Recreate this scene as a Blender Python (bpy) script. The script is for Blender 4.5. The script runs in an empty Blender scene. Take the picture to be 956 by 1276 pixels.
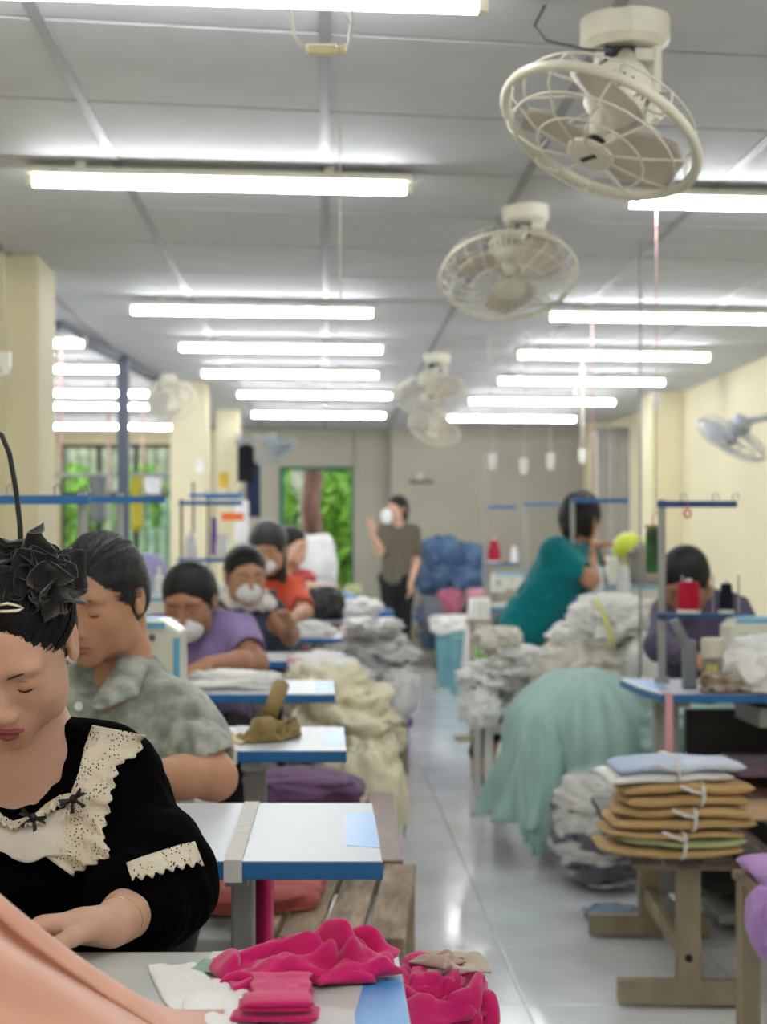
import bpy, math, random
import numpy as np
from mathutils import Vector, Matrix, Euler
from mathutils.bvhtree import BVHTree
random.seed(7)
S = bpy.context.scene
COL = S.collection
# ------------------------------------------------------------------ camera
F = 2040.0; VX, VY = 405.0, 676.0; CAMZ = 1.20
cam_d = bpy.data.cameras.new('camera'); cam = bpy.data.objects.new('camera', cam_d); COL.objects.link(cam)
cam.location = (0, 0, CAMZ); cam.rotation_euler = (math.pi/2, 0, 0)
cam_d.sensor_width = 36; cam_d.lens = F/1276*36
cam_d.shift_x = (478-VX)/1276; cam_d.shift_y = (VY-638)/1276
cam_d.clip_start = 0.05; cam_d.clip_end = 200
cam_d.dof.use_dof = True; cam_d.dof.focus_distance = 2.0; cam_d.dof.aperture_fstop = 6.2
S.camera = cam
# ------------------------------------------------------------------ world, exposure
W = bpy.data.worlds.new('world'); S.world = W; W.use_nodes = True
W.node_tree.nodes['Background'].inputs[0].default_value = (0.75, 0.86, 1.0, 1)
W.node_tree.nodes['Background'].inputs[1].default_value = 2.0
S.view_settings.view_transform = 'Standard'; S.view_settings.look = 'None'
S.view_settings.gamma = 1; S.view_settings.exposure = 0.92
S.cycles.use_denoising = True
S.cycles.max_bounces = 8; S.cycles.diffuse_bounces = 4; S.cycles.sample_clamp_indirect = 6
TUBE = 24.0

def P(px, py, d): return Vector(((px-VX)/F*d, d, CAMZ-(py-VY)/F*d))
def X(px, d): return (px-VX)/F*d
def Z(py, d): return CAMZ-(py-VY)/F*d
def lin(c): return tuple(((v/255+.055)/1.055)**2.4 if v/255 > .04045 else v/255/12.92 for v in c)
# ------------------------------------------------------------------ materials
MC = {}
def mat(name, rgb, rough=.6, metal=0, var=.08, vscale=6, bump=0, bscale=60, sheen=0, coat=0, alpha=1, emit=0, rgb2=None, trans=0, stretch=None, spec=.5, sss=0):
    if name in MC: return MC[name]
    m = bpy.data.materials.new(name); m.use_nodes = True; nt = m.node_tree; N = nt.nodes; L = nt.links
    b = N['Principled BSDF']; c = lin(rgb)
    b.inputs['Roughness'].default_value = rough; b.inputs['Metallic'].default_value = metal
    b.inputs['Specular IOR Level'].default_value = spec
    tc = N.new('ShaderNodeTexCoord'); mp = N.new('ShaderNodeMapping'); L.new(tc.outputs['Object'], mp.inputs[0])
    if stretch: mp.inputs['Scale'].default_value = stretch
    nz = N.new('ShaderNodeTexNoise'); nz.inputs['Scale'].default_value = vscale; nz.inputs['Detail'].default_value = 4
    L.new(mp.outputs[0], nz.inputs['Vector'])
    rp = N.new('ShaderNodeValToRGB'); e = rp.color_ramp.elements
    c2 = lin(rgb2) if rgb2 else tuple(v*(1-var*2) for v in c)
    e[0].position = .35; e[1].position = .65
    e[0].color = (*c2, 1); e[1].color = (*(min(1, v*(1+(0 if rgb2 else var))) for v in c), 1)
    L.new(nz.outputs['Fac'], rp.inputs[0]); L.new(rp.outputs[0], b.inputs['Base Color'])
    if sheen: b.inputs['Sheen Weight'].default_value = sheen
    if coat: b.inputs['Coat Weight'].default_value = coat; b.inputs['Coat Roughness'].default_value = .08
    if alpha < 1: b.inputs['Alpha'].default_value = alpha
    if trans: b.inputs['Transmission Weight'].default_value = trans
    if sss:
        b.inputs['Subsurface Weight'].default_value = sss; b.inputs['Subsurface Radius'].default_value = (.012, .005, .003); b.inputs['Subsurface Scale'].default_value = 1
    if emit: b.inputs['Emission Color'].default_value = (*c, 1); b.inputs['Emission Strength'].default_value = emit
    if bump:
        n2 = N.new('ShaderNodeTexNoise'); n2.inputs['Scale'].default_value = bscale; n2.inputs['Detail'].default_value = 3
        L.new(mp.outputs[0], n2.inputs['Vector'])
        bp = N.new('ShaderNodeBump'); bp.inputs['Strength'].default_value = bump; bp.inputs['Distance'].default_value = .01
        L.new(n2.outputs['Fac'], bp.inputs['Height']); L.new(bp.outputs[0], b.inputs['Normal'])
    MC[name] = m; return m
def cloth(name, rgb, **k):
    k.setdefault('rough', .9); k.setdefault('sheen', .15); k.setdefault('bump', .25); k.setdefault('bscale', 35); k.setdefault('var', .05); k.setdefault('spec', .2)
    return mat(name, rgb, **k)
M_ceil = mat('ceiling_board', (202, 203, 207), .75, var=.02)
M_ceilgap = mat('ceiling_grid_metal', (150, 150, 154), .5, var=.03)
M_wall = mat('back_wall_paint', (186, 181, 166), .8, var=.04, vscale=1.5)
M_cream = mat('cream_paint', (240, 231, 196), .75, var=.02, vscale=1.2)
M_tan = mat('column_paint', (226, 217, 184), .75, var=.03, vscale=2)
M_tile = mat('glazed_floor_tile', (236, 238, 243), .13, var=.05, vscale=3, coat=.2)
M_grout = mat('grout', (222, 224, 228), .4)
M_steel = mat('dark_steel_paint', (74, 82, 96), .5, var=.05)
M_grey = mat('grey_stand_metal', (164, 166, 164), .45, metal=.2, var=.06)
M_white = mat('white_laminate', (184, 188, 195), .4, var=.015, vscale=3)
M_blue = mat('blue_edge_band', (26, 104, 164), .4, var=.06)
M_dblue = mat('blue_steel_bar', (38, 106, 170), .45, var=.08)
M_lblue = mat('light_blue_print', (74, 150, 218), .35, var=.03)
M_tape = mat('white_elastic_tape', (224, 222, 218), .8, var=.04, vscale=40)
M_plastic = mat('white_plastic', (226, 226, 220), .4, var=.02)
M_ivory = mat('ivory_plastic', (218, 214, 196), .42, var=.04)
M_black = mat('black_plastic', (18, 18, 22), .45)
M_blade = mat('smoky_fan_blade', (198, 190, 176), .4, var=.04)
M_machine = mat('cream_enamel', (222, 221, 206), .35, var=.03)
M_mstripe = mat('sky_blue_stripe', (104, 178, 216), .4)
M_dark = mat('dark_metal', (44, 44, 50), .5, metal=.4)
M_wood = mat('weathered_wood', (178, 156, 128), .75, rgb2=(116, 98, 80), vscale=5, stretch=(6, 1, 3), bump=.3, bscale=20)
M_mahog = mat('mahogany_slat', (134, 92, 82), .45, rgb2=(104, 68, 60), vscale=5, stretch=(6, 1, 3))
M_dwood = mat('dark_brown_slat', (84, 62, 60), .5, rgb2=(62, 44, 44), vscale=5, stretch=(6, 1, 3))
M_post = mat('khaki_painted_wood', (160, 150, 124), .6, rgb2=(138, 126, 100), vscale=4, stretch=(3, 3, 1))
M_hair = mat('black_hair', (9, 9, 11), .5, rgb2=(17, 16, 19), vscale=30, stretch=(6, .6, .6), bump=.35, bscale=60, spec=.35)
M_hairg = mat('greying_hair', (20, 19, 22), .5, rgb2=(42, 40, 43), vscale=30, stretch=(4, .6, .6), bump=.5, bscale=50)
M_lip = mat('lip_skin', (158, 78, 80), .5, var=.04)
M_lip2 = mat('pale_lip_skin', (176, 108, 92), .5, var=.04)
M_skin1 = mat('fair_skin', (212, 170, 146), .5, var=.03, vscale=12, sss=.12)
M_skin2 = mat('tan_skin', (192, 142, 112), .5, var=.05, vscale=12, sss=.1)
M_skin3 = mat('warm_brown_skin', (172, 124, 98), .5, var=.05, sss=.1)
M_tube = bpy.data.materials.new('lit_led_tube'); M_tube.use_nodes = True
_b = M_tube.node_tree.nodes['Principled BSDF']; _b.inputs['Emission Color'].default_value = (.93, .96, 1, 1); _b.inputs['Emission Strength'].default_value = TUBE
_b.inputs['Base Color'].default_value = (.9, .9, .9, 1)
# ------------------------------------------------------------------ mesh helpers
class MB:
    def __init__(s): s.v = []; s.f = []; s.m = []; s.mi = 0
    def add(s, vs, fs):
        o = len(s.v); s.v += [tuple(p) for p in vs]; s.f += [tuple(i+o for i in f) for f in fs]; s.m += [s.mi]*len(fs); return s
    def box(s, c, size, R=None):
        hx, hy, hz = size[0]/2, size[1]/2, size[2]/2; c = Vector(c); vs = []
        for z in (-hz, hz):
            for x, y in ((-hx, -hy), (hx, -hy), (hx, hy), (-hx, hy)):
                p = Vector((x, y, z)); vs.append(c + (R @ p if R else p))
        return s.add(vs, [(3, 2, 1, 0), (4, 5, 6, 7), (0, 1, 5, 4), (1, 2, 6, 5), (2, 3, 7, 6), (3, 0, 4, 7)])
    def cyl(s, p, q, r1, r2=None, n=12):
        if r2 is None: r2 = r1
        p, q = Vector(p), Vector(q); a = (q-p).normalized(); u = a.orthogonal().normalized(); w = a.cross(u); vs = []
        for c, r in ((p, r1), (q, r2)):
            for i in range(n):
                t = 2*math.pi*i/n; vs.append(c+(u*math.cos(t)+w*math.sin(t))*r)
        fs = [(i, (i+1) % n, n+(i+1) % n, n+i) for i in range(n)] + [tuple(range(n-1, -1, -1)), tuple(range(n, 2*n))]
        return s.add(vs, fs)
    def tube(s, pts, r, n=6, closed=False):
        pts = [Vector(p) for p in pts]; m = len(pts); vs = []; fs = []; u = None
        for i, p in enumerate(pts):
            a = (pts[(i+1) % m] if (closed or i < m-1) else p) - (pts[i-1] if (closed or i > 0) else p)
            a.normalize()
            if u is None: u = a.orthogonal().normalized()
            else:
                u = (u-a*u.dot(a)); u = u.normalized() if u.length > 1e-6 else a.orthogonal().normalized()
            w = a.cross(u); rr = r[i] if isinstance(r, (list, tuple)) else r
            for k in range(n):
                t = 2*math.pi*k/n; vs.append(p+(u*math.cos(t)+w*math.sin(t))*rr)
        for i in range(m if closed else m-1):
            j = (i+1) % m
            for k in range(n): fs.append((i*n+k, i*n+(k+1) % n, j*n+(k+1) % n, j*n+k))
        if not closed: fs += [tuple(range(n-1, -1, -1)), tuple((m-1)*n+k for k in range(n))]
        return s.add(vs, fs)
    def lathe(s, prof, c=(0, 0, 0), n=20, axis=(0, 0, 1), sx=1, sy=1):
        a = Vector(axis).normalized(); u = Vector((1, 0, 0)) if abs(a.z) > .999 else a.orthogonal().normalized(); w = a.cross(u); c = Vector(c); vs = []; fs = []
        for r, z in prof:
            for i in range(n):
                t = 2*math.pi*i/n; vs.append(c+a*z+(u*math.cos(t)*sx+w*math.sin(t)*sy)*max(r, 1e-4))
        m = len(prof)
        for j in range(m-1):
            for i in range(n): fs.append((j*n+i, j*n+(i+1) % n, (j+1)*n+(i+1) % n, (j+1)*n+i))
        fs += [tuple(range(n-1, -1, -1)), tuple((m-1)*n+k for k in range(n))]
        return s.add(vs, fs)
    def prism(s, poly, z0, z1):
        n = len(poly); vs = [(x, y, z0) for x, y in poly]+[(x, y, z1) for x, y in poly]
        return s.add(vs, [tuple(range(n-1, -1, -1)), tuple(range(n, 2*n))]+[(i, (i+1) % n, n+(i+1) % n, n+i) for i in range(n)])
def obj(name, mb, m, parent=None, smooth=False, bevel=0, L=None, kind=None, label=None, subsurf=0, world=False):
    me = bpy.data.meshes.new(name); vs = mb.v
    root = parent
    while root and root.parent: root = root.parent
    base = (Vector(L) if world else None) if L is not None else (root.location.copy() if root and root.get('_w') else None)
    if base: vs = [(x-base[0], y-base[1], z-base[2]) for x, y, z in vs]
    me.from_pydata(vs, [], mb.f); ms = m if isinstance(m, (list, tuple)) else [m]
    for q in ms: me.materials.append(q)
    if len(ms) > 1: me.polygons.foreach_set('material_index', mb.m)
    if smooth: me.polygons.foreach_set('use_smooth', [True]*len(me.polygons))
    me.update(); o = bpy.data.objects.new(name, me); COL.objects.link(o)
    if parent: o.parent = parent
    if L is not None and not parent: o.location = L
    if bevel:
        b = o.modifiers.new('bevel', 'BEVEL'); b.width = bevel; b.segments = 2; b.limit_method = 'ANGLE'
    if subsurf: q = o.modifiers.new('sub', 'SUBSURF'); q.levels = q.render_levels = subsurf
    if kind: o['kind'] = kind
    if label: o['label'] = label
    return o
def thing(name, label, cat, loc=(0, 0, 0), group=None, world=False, rz=0):
    o = bpy.data.objects.new(name, None); COL.objects.link(o); o.location = loc; o.rotation_euler = (0, 0, rz); o.empty_display_size = .05
    o['label'] = label; o['category'] = cat
    if group: o['group'] = group
    if world: WORLD.append(o); o['_w'] = 1
    return o
WORLD = []
def tag(o, label, cat, group=None, kind=None):
    o['label'] = label; o['category'] = cat
    if group: o['group'] = group
    if kind: o['kind'] = kind
    return o
def dup(o, loc=None, rz=None, label=None, parent=None):
    c = o.copy(); COL.objects.link(c); c.parent = parent
    if loc is not None: c.location = loc
    if rz is not None: c.rotation_euler = (0, 0, rz)
    if label: c['label'] = label
    for k in [q for q in ALL() if q.parent == o]: dup(k, parent=c)
    return c
def ALL(): return list(COL.objects)
def struct(name, mb, m, **k):
    o = obj(name, mb, m, **k)
    if not k.get('parent'): o['kind'] = 'structure'
    return o
# ------------------------------------------------------------------ numpy noise
def _hash(i, j, k):
    n = (i*73856093) ^ (j*19349663) ^ (k*83492791); n = (n ^ (n >> 13))*1274126177; n &= 0x7fffffff
    return ((n ^ (n >> 16)) & 0xffff)/32767.5-1
def vnoise(p):
    p = np.asarray(p, float); i = np.floor(p).astype(np.int64); f = p-i; f = f*f*f*(f*(f*6-15)+10); r = 0
    for a in (0, 1):
        for b in (0, 1):
            for c in (0, 1):
                w = (f[..., 0] if a else 1-f[..., 0])*(f[..., 1] if b else 1-f[..., 1])*(f[..., 2] if c else 1-f[..., 2])
                r = r+w*_hash(i[..., 0]+a, i[..., 1]+b, i[..., 2]+c)
    return r
def folds(p, warp=.8):
    w = np.stack([vnoise(p*.7+11.3), vnoise(p*.7+37.1), vnoise(p*.7+71.9)], -1)
    q = p+warp*w; return (3*np.abs(vnoise(q))-.8)*.65+(3*np.abs(vnoise(q*2.1+5))-.8)*.35
# ------------------------------------------------------------------ signed distance modelling
def snet(D, lo, h):
    ins = D < 0; c = np.zeros(tuple(n-1 for n in D.shape)); pos = np.zeros(c.shape+(3,)); nx, ny, nz = c.shape
    def sl(a, b, d): return (slice(a, a+nx), slice(b, b+ny), slice(d, d+nz))
    for a, b, ax in [((x, y, 0), (x, y, 1), 2) for x in (0, 1) for y in (0, 1)]+[((x, 0, z), (x, 1, z), 1) for x in (0, 1) for z in (0, 1)]+[((0, y, z), (1, y, z), 0) for y in (0, 1) for z in (0, 1)]:
        A = D[sl(*a)]; B = D[sl(*b)]; x = (ins[sl(*a)] != ins[sl(*b)]); t = np.where(x, A/np.where(x, A-B, 1), 0)
        for k in range(3): pos[..., k] += np.where(x, a[k]+(t if k == ax else 0), 0)
        c += x
    act = c > 0; idx = -np.ones(c.shape, int); idx[act] = np.arange(act.sum())
    ii = np.argwhere(act); V = (ii+pos[act]/c[act][:, None])*h+np.array(lo); Fs = []
    for ax in range(3):
        s0 = [slice(1, -1)]*3; s0[ax] = slice(0, -1); s1 = list(s0); s1[ax] = slice(1, None)
        A = ins[tuple(s0)]; B = ins[tuple(s1)]; e = np.argwhere(A != B); fl = A[A != B]
        if len(e) == 0: continue
        off = np.array([1, 1, 1]); off[ax] = 0; e = e+off; u, v = [k for k in range(3) if k != ax]
        def g(du, dv):
            q = e.copy(); q[:, u] -= du; q[:, v] -= dv; return idx[q[:, 0], q[:, 1], q[:, 2]]
        q = np.stack([g(1, 1), g(0, 1), g(0, 0), g(1, 0)], 1)
        flip = fl if ax != 1 else ~fl
        q = np.where(flip[:, None], q, q[:, ::-1]); Fs.append(q)
    return V, np.concatenate(Fs)
def cap(p, q, r1, r2=None, k=.02): return ('c', np.array(p, float), np.array(q, float), r1, r1 if r2 is None else r2, k)
def ell(c, r, k=.02, R=None): return ('e', np.array(c, float), np.array(r, float), R, 0, k)
def sub(pr, k=None): return ('-',)+pr if k is None else ('-',)+pr[:-1]+(k,)
def sdf(prims, res, M=None, disp=None, grow=0, clip=None):
    los, his = [], []
    for p in prims:
        if p[0] == '-': continue
        if p[0] == 'c': r = max(p[3], p[4]); los.append(np.minimum(p[1], p[2])-r); his.append(np.maximum(p[1], p[2])+r)
        else: r = p[2] if p[3] is None else np.array([p[2].max()]*3); los.append(p[1]-r); his.append(p[1]+r)
    pad = .03+res*2+max(0, grow); lo = np.min(los, 0)-pad; hi = np.max(his, 0)+pad
    n = np.ceil((hi-lo)/res).astype(int)+1; D = np.full(tuple(n), .08); ax = [lo[k]+res*np.arange(n[k]) for k in range(3)]
    for p in prims:
        neg = p[0] == '-'
        if neg: p = p[1:]
        if p[0] == 'c': r = max(p[3], p[4]); a = np.minimum(p[1], p[2])-r; b = np.maximum(p[1], p[2])+r
        else: r = p[2] if p[3] is None else np.array([p[2].max()]*3); a = p[1]-r; b = p[1]+r
        a = a-.07-p[5]; b = b+.07+p[5]
        i0 = np.clip(np.floor((a-lo)/res).astype(int), 0, n); i1 = np.clip(np.ceil((b-lo)/res).astype(int)+1, 0, n)
        if np.any(i1 <= i0): continue
        x = ax[0][i0[0]:i1[0], None, None]; y = ax[1][None, i0[1]:i1[1], None]; z = ax[2][None, None, i0[2]:i1[2]]
        if p[0] == 'c':
            ba = p[2]-p[1]; L2 = max(ba@ba, 1e-9); dx, dy, dz = x-p[1][0], y-p[1][1], z-p[1][2]
            t = np.clip((dx*ba[0]+dy*ba[1]+dz*ba[2])/L2, 0, 1)
            d = np.sqrt((dx-t*ba[0])**2+(dy-t*ba[1])**2+(dz-t*ba[2])**2)-(p[3]+(p[4]-p[3])*t)
        else:
            dx, dy, dz = x-p[1][0], y-p[1][1], z-p[1][2]
            if p[3] is not None:
                R = p[3]; dx, dy, dz = (R[0][0]*dx+R[1][0]*dy+R[2][0]*dz), (R[0][1]*dx+R[1][1]*dy+R[2][1]*dz), (R[0][2]*dx+R[1][2]*dy+R[2][2]*dz)
            r = p[2]; k0 = np.sqrt((dx/r[0])**2+(dy/r[1])**2+(dz/r[2])**2); k1 = np.sqrt((dx/r[0]**2)**2+(dy/r[1]**2)**2+(dz/r[2]**2)**2)
            d = k0*(k0-1)/np.maximum(k1, 1e-6)
        s = (slice(i0[0], i1[0]), slice(i0[1], i1[1]), slice(i0[2], i1[2])); A = D[s]; k = max(p[5], 1e-5)
        if neg: hh = np.clip(.5-.5*(A+d)/k, 0, 1); D[s] = A*(1-hh)-d*hh+k*hh*(1-hh)
        else: hh = np.clip(.5+.5*(A-d)/k, 0, 1); D[s] = A*(1-hh)+d*hh-k*hh*(1-hh)
    D -= grow
    if disp is not None:
        near = np.abs(D) < .04; ii = np.argwhere(near); Q = ii*res+lo; D[near] += disp(Q)
    if clip is not None:
        ii = np.stack(np.meshgrid(*ax, indexing='ij'), -1); D = np.maximum(D, clip(ii))
    V, Q = snet(D, lo, res)
    if M is not None: A = np.array(M); V = V@A[:3, :3].T+A[:3, 3]
    mb = MB(); mb.v = [tuple(v) for v in V.tolist()]; mb.f = [tuple(f) for f in Q.tolist()]; mb.m = [0]*len(mb.f); return mb
def join(*mbs):
    o = MB()
    for i, b in enumerate(mbs): o.add(b.v, b.f)
    return o
def clothd(amp, freq, seed=0, stretch=(1, 1, 1)):
    st = np.array(stretch)
    return lambda Q: -amp*folds(Q*freq*st+seed*3.7, .9)
# ------------------------------------------------------------------ soft goods
def crumple(c, s, seed=0, amp=.22, freq=2.2, nu=56, nv=32, floor=None, st=(1, 1, 1), pw=.75, rz=0):
    u = np.linspace(0, 2*np.pi, nu, endpoint=False); v = np.linspace(.02, np.pi-.02, nv)
    U, Vv = np.meshgrid(u, v); d = np.stack([np.cos(U)*np.sin(Vv), np.sin(U)*np.sin(Vv), np.cos(Vv)], -1)
    q = np.sign(d)*np.abs(d)**pw; n = np.linalg.norm(q, axis=-1, keepdims=True)
    f = folds(d*freq*np.array(st)+seed*7.3, 1.1)+.5*folds(d*freq*2.3*np.array(st)+seed*3.1, .6)*.6
    lump = vnoise(d*1.3+seed*5.1)
    p = q*(1+amp*.8*np.tanh(1.3*(f-.2))+.16*lump)[..., None]
    p = p*np.array(s)/2*.95
    ca, sa = math.cos(rz), math.sin(rz); p = np.stack([p[..., 0]*ca-p[..., 1]*sa, p[..., 0]*sa+p[..., 1]*ca, p[..., 2]], -1)+np.array(c)
    if floor is not None: p[..., 2] = np.maximum(p[..., 2], floor+.002*np.random.RandomState(seed).rand(*p.shape[:2]))
    mb = MB(); fs = [(j*nu+i, (j+1)*nu+i, (j+1)*nu+(i+1) % nu, j*nu+(i+1) % nu) for j in range(nv-1) for i in range(nu)]
    fs += [tuple(range(nu)), tuple((nv-1)*nu+k for k in range(nu-1, -1, -1))]
    mb.add(p.reshape(-1, 3).tolist(), fs); return mb
def slab(c, s, seed=0, bow=.0, wob=.004, n=26, rz=0, m=16, p=3.0):
    # folded cloth: superellipse section along x, rounded ends
    vs = []; fs = []; c = np.array(c); ca, sa = math.cos(rz), math.sin(rz)
    for i in range(n+1):
        t = i/n*2-1; e = (1-abs(t)**8)**.5*.97+.03
        for k in range(m):
            a = 2*math.pi*k/m; y = math.copysign(abs(math.cos(a))**(2/p), math.cos(a))*s[1]/2*(.9+.1*e); z = math.copysign(abs(math.sin(a))**(2/p), math.sin(a))*s[2]/2*e
            vs.append((t*s[0]/2, y, z+bow*(1-t*t)))
    A = np.array(vs); A += wob*np.stack([vnoise(A*18+seed), vnoise(A*15+seed+9), vnoise(A*12+seed+3)], -1)
    A = np.stack([A[:, 0]*ca-A[:, 1]*sa, A[:, 0]*sa+A[:, 1]*ca, A[:, 2]], -1)+c
    for i in range(n):
        for k in range(m): fs.append((i*m+k, (i+1)*m+k, (i+1)*m+(k+1) % m, i*m+(k+1) % m))
    fs += [tuple(range(m)), tuple(n*m+k for k in range(m-1, -1, -1))]
    return MB().add(A.tolist(), fs)
def heap(name, label, cat, group, m, items):
    for i, (c, s, kw) in enumerate(items):
        o = obj(name, crumple((0, 0, 0), s, seed=i*3+len(label)+int(abs(c[0])*100) % 97, **kw), m if not isinstance(m, list) else m[i % len(m)], smooth=True)
        o.location = c; tag(o, label, cat, group)
def sheet(P0, U, V, nu, nv, fn, thick=.003):
    g = [[Vector(P0)+Vector(U)*(i/nu)+Vector(V)*(j/nv)+Vector(fn(i/nu, j/nv)) for i in range(nu+1)] for j in range(nv+1)]
    mb = MB(); vs = [p for r in g for p in r]; fs = [(j*(nu+1)+i, j*(nu+1)+i+1, (j+1)*(nu+1)+i+1, (j+1)*(nu+1)+i) for j in range(nv) for i in range(nu)]
    return mb.add(vs, fs)
def solid(o, t):
    q = o.modifiers.new('thick', 'SOLIDIFY'); q.thickness = t; q.offset = 0; return o

# ================================================================== SETTING
SK = .17                                        # the cross lines of the ceiling run slightly askew
CZ = 2.42
floor = struct('floor', MB().box((-.3, 6.4, -.06), (7.0, 23.4, .1)), M_grout)
tile_me = None
for ix in range(-5, 5):
    for iy in range(3, 29):
        if tile_me is None:
            o = obj('floor_tile', MB().box((0, 0, -.006), (.597, .597, .012)), M_tile, floor, bevel=.0015); tile_me = o
        else: o = tile_me.copy(); COL.objects.link(o)
        o.location = (.22+ix*.6+.0, .35+iy*.6, .0)
_b = M_tile.node_tree.nodes; _oi = _b.new('ShaderNodeObjectInfo')
ceil = struct('ceiling', MB().box((-.3, 6.4, CZ+.07), (7.0, 23.4, .1)), M_ceilgap)
xs = [-3.6, -2.68, -2.01, -1.34, -.67, 0, .67, 1.34, 2.01, 2.9]
panels = {}
for i in range(len(xs)-1):
    w = xs[i+1]-xs[i]; g = .010
    me = None
    for r in range(0, 22):
        y0 = 2.25+r*.71
        if me is None:
            hw, hl = w/2-g, .355-g; vs = []
            for z in (-.009, .009):
                for x, y in ((-hw, -hl), (hw, -hl), (hw, hl), (-hw, hl)): vs.append((x, y+SK*x, z))
            o = obj('ceiling_panel', MB().add(vs, [(3, 2, 1, 0), (4, 5, 6, 7), (0, 1, 5, 4), (1, 2, 6, 5), (2, 3, 7, 6), (3, 0, 4, 7)]), M_ceil, ceil); me = o
        else: o = me.copy(); COL.objects.link(o)
        xc = (xs[i]+xs[i+1])/2; o.location = (xc, y0+SK*(xc-.6), CZ+.009)
g = MB()
for x in (-2.68, -2.01, -1.34, -.67, 0, .67, 1.34, 2.01): g.box((x, 9.6, CZ-.0015), (.03, 15.6, .003))
obj('grid_rail', g, M_ceilgap, ceil)
struct('ceiling_back', MB().box((-.3, -1.7, CZ+.009), (7.0, 6.6, .02)), M_ceil)
# right wall, pillar, back walls
struct('wall_right', MB().box((2.97, 6.3, 1.21), (.14, 23, 2.44)), M_cream)
struct('trim_1', MB().box((2.775, 13.55, 1.21), (.25, .5, 2.42)), M_cream, bevel=.004)
struct('wall_rear', MB().box((-.3, -5.2, 1.21), (6.6, .12, 2.42)), M_cream)
BW = MB()
BW.box((1.85, 17.5, 1.21), (2.3, .2, 2.42))                                 # right stretch
BW.box((.52, 17.75, 1.21), (.43, .2, 2.42)); BW.box((-.08, 17.75, 2.215), (.8, .2, .41)); BW.box((-.72, 17.75, 1.21), (.46, .2, 2.42))
BW.box((.72, 17.62, 1.21), (.04, .3, 2.42))
struct('wall_back', BW, M_wall)
LB = MB()
LB.box((-3.2, 17.75, 1.21), (.7, .2, 2.42)); LB.box((-1.28, 17.75, 1.21), (.7, .2, 2.42)); LB.box((-2.24, 17.75, .425), (1.25, .2, .85)); LB.box((-2.24, 17.75, 2.34), (1.25, .2, .16))
struct('wall_back_left_bay', LB, mat('bay_wall_paint', (214, 204, 168), .8, var=.03))
struct('wall_left', MB().box((-3.62, 12, 1.21), (.14, 12, 2.42)), M_cream)
struct('wall_left_front', MB().box((-1.42, .9, 1.21), (.12, 12.1, 2.42)), M_cream)
struct('baseboard_right', MB().box((2.89, 6.3, .05), (.02, 23, .1)), M_wall)
# columns on the left
for n, (x0, x1, y0, y1) in enumerate(((-1.40, -1.216, 6.95, 7.38), (-1.17, -.905, 12.4, 12.9), (-1.0, -.79, 15.0, 15.5))):
    struct('trim_%d' % (n+2), MB().box(((x0+x1)/2, (y0+y1)/2, 1.21), (x1-x0, y1-y0, 2.42)), M_tan, bevel=.006)
struct('trim_5', MB().box((-1.305, 10.6, 1.2), (.07, .09, 2.4)), M_steel)
struct('trim_6', MB().add([(-1.51, 9, 2.37), (-1.45, 9, 2.37), (-1.17, 12.2, 2.37), (-1.23, 12.2, 2.37), (-1.51, 9, 2.42), (-1.45, 9, 2.42), (-1.17, 12.2, 2.42), (-1.23, 12.2, 2.42)], [(3, 2, 1, 0), (4, 5, 6, 7), (0, 1, 5, 4), (1, 2, 6, 5), (2, 3, 7, 6), (3, 0, 4, 7)]), M_steel)
# doorway at the back, window in the left bay
M_green = mat('door_frame_green', (40, 110, 84), .5)
d = struct('door_1', MB().box((-.465, 17.75, 1.0), (.05, .24, 2.0)).box((.295, 17.75, 1.0), (.02, .24, 2.0)).box((-.085, 17.75, 2.0), (.78, .24, .03)), M_green)
w1 = thing('window_1', 'dark framed grille window of the left bay', 'window'); del w1['category']; w1['kind'] = 'structure'; w1.location = (-2.24, 17.7, 0)
M_frame = mat('dark_window_frame', (52, 50, 46), .5)
fr = MB().box((0, 0, .87), (1.25, .06, .04)).box((0, 0, 2.24), (1.25, .06, .04)).box((0, 0, 1.72), (1.25, .06, .05))
for x in (-.6, -.2, .2, .6): fr.box((x, 0, 1.55), (.05, .06, 1.4))
obj('window_frame', fr, M_frame, w1)
for k in range(10): obj('grille_bar', MB().cyl((-.54+k*.12, -.03, .88), (-.54+k*.12, -.03, 2.23), .007, n=6), M_frame, w1)
M_glass = mat('window_glass', (235, 245, 240), .05, trans=1, var=0)
for x in (-.4, 0, .4): obj('pane', MB().box((x, .02, 1.3), (.36, .004, .82)), M_glass, w1)
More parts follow.
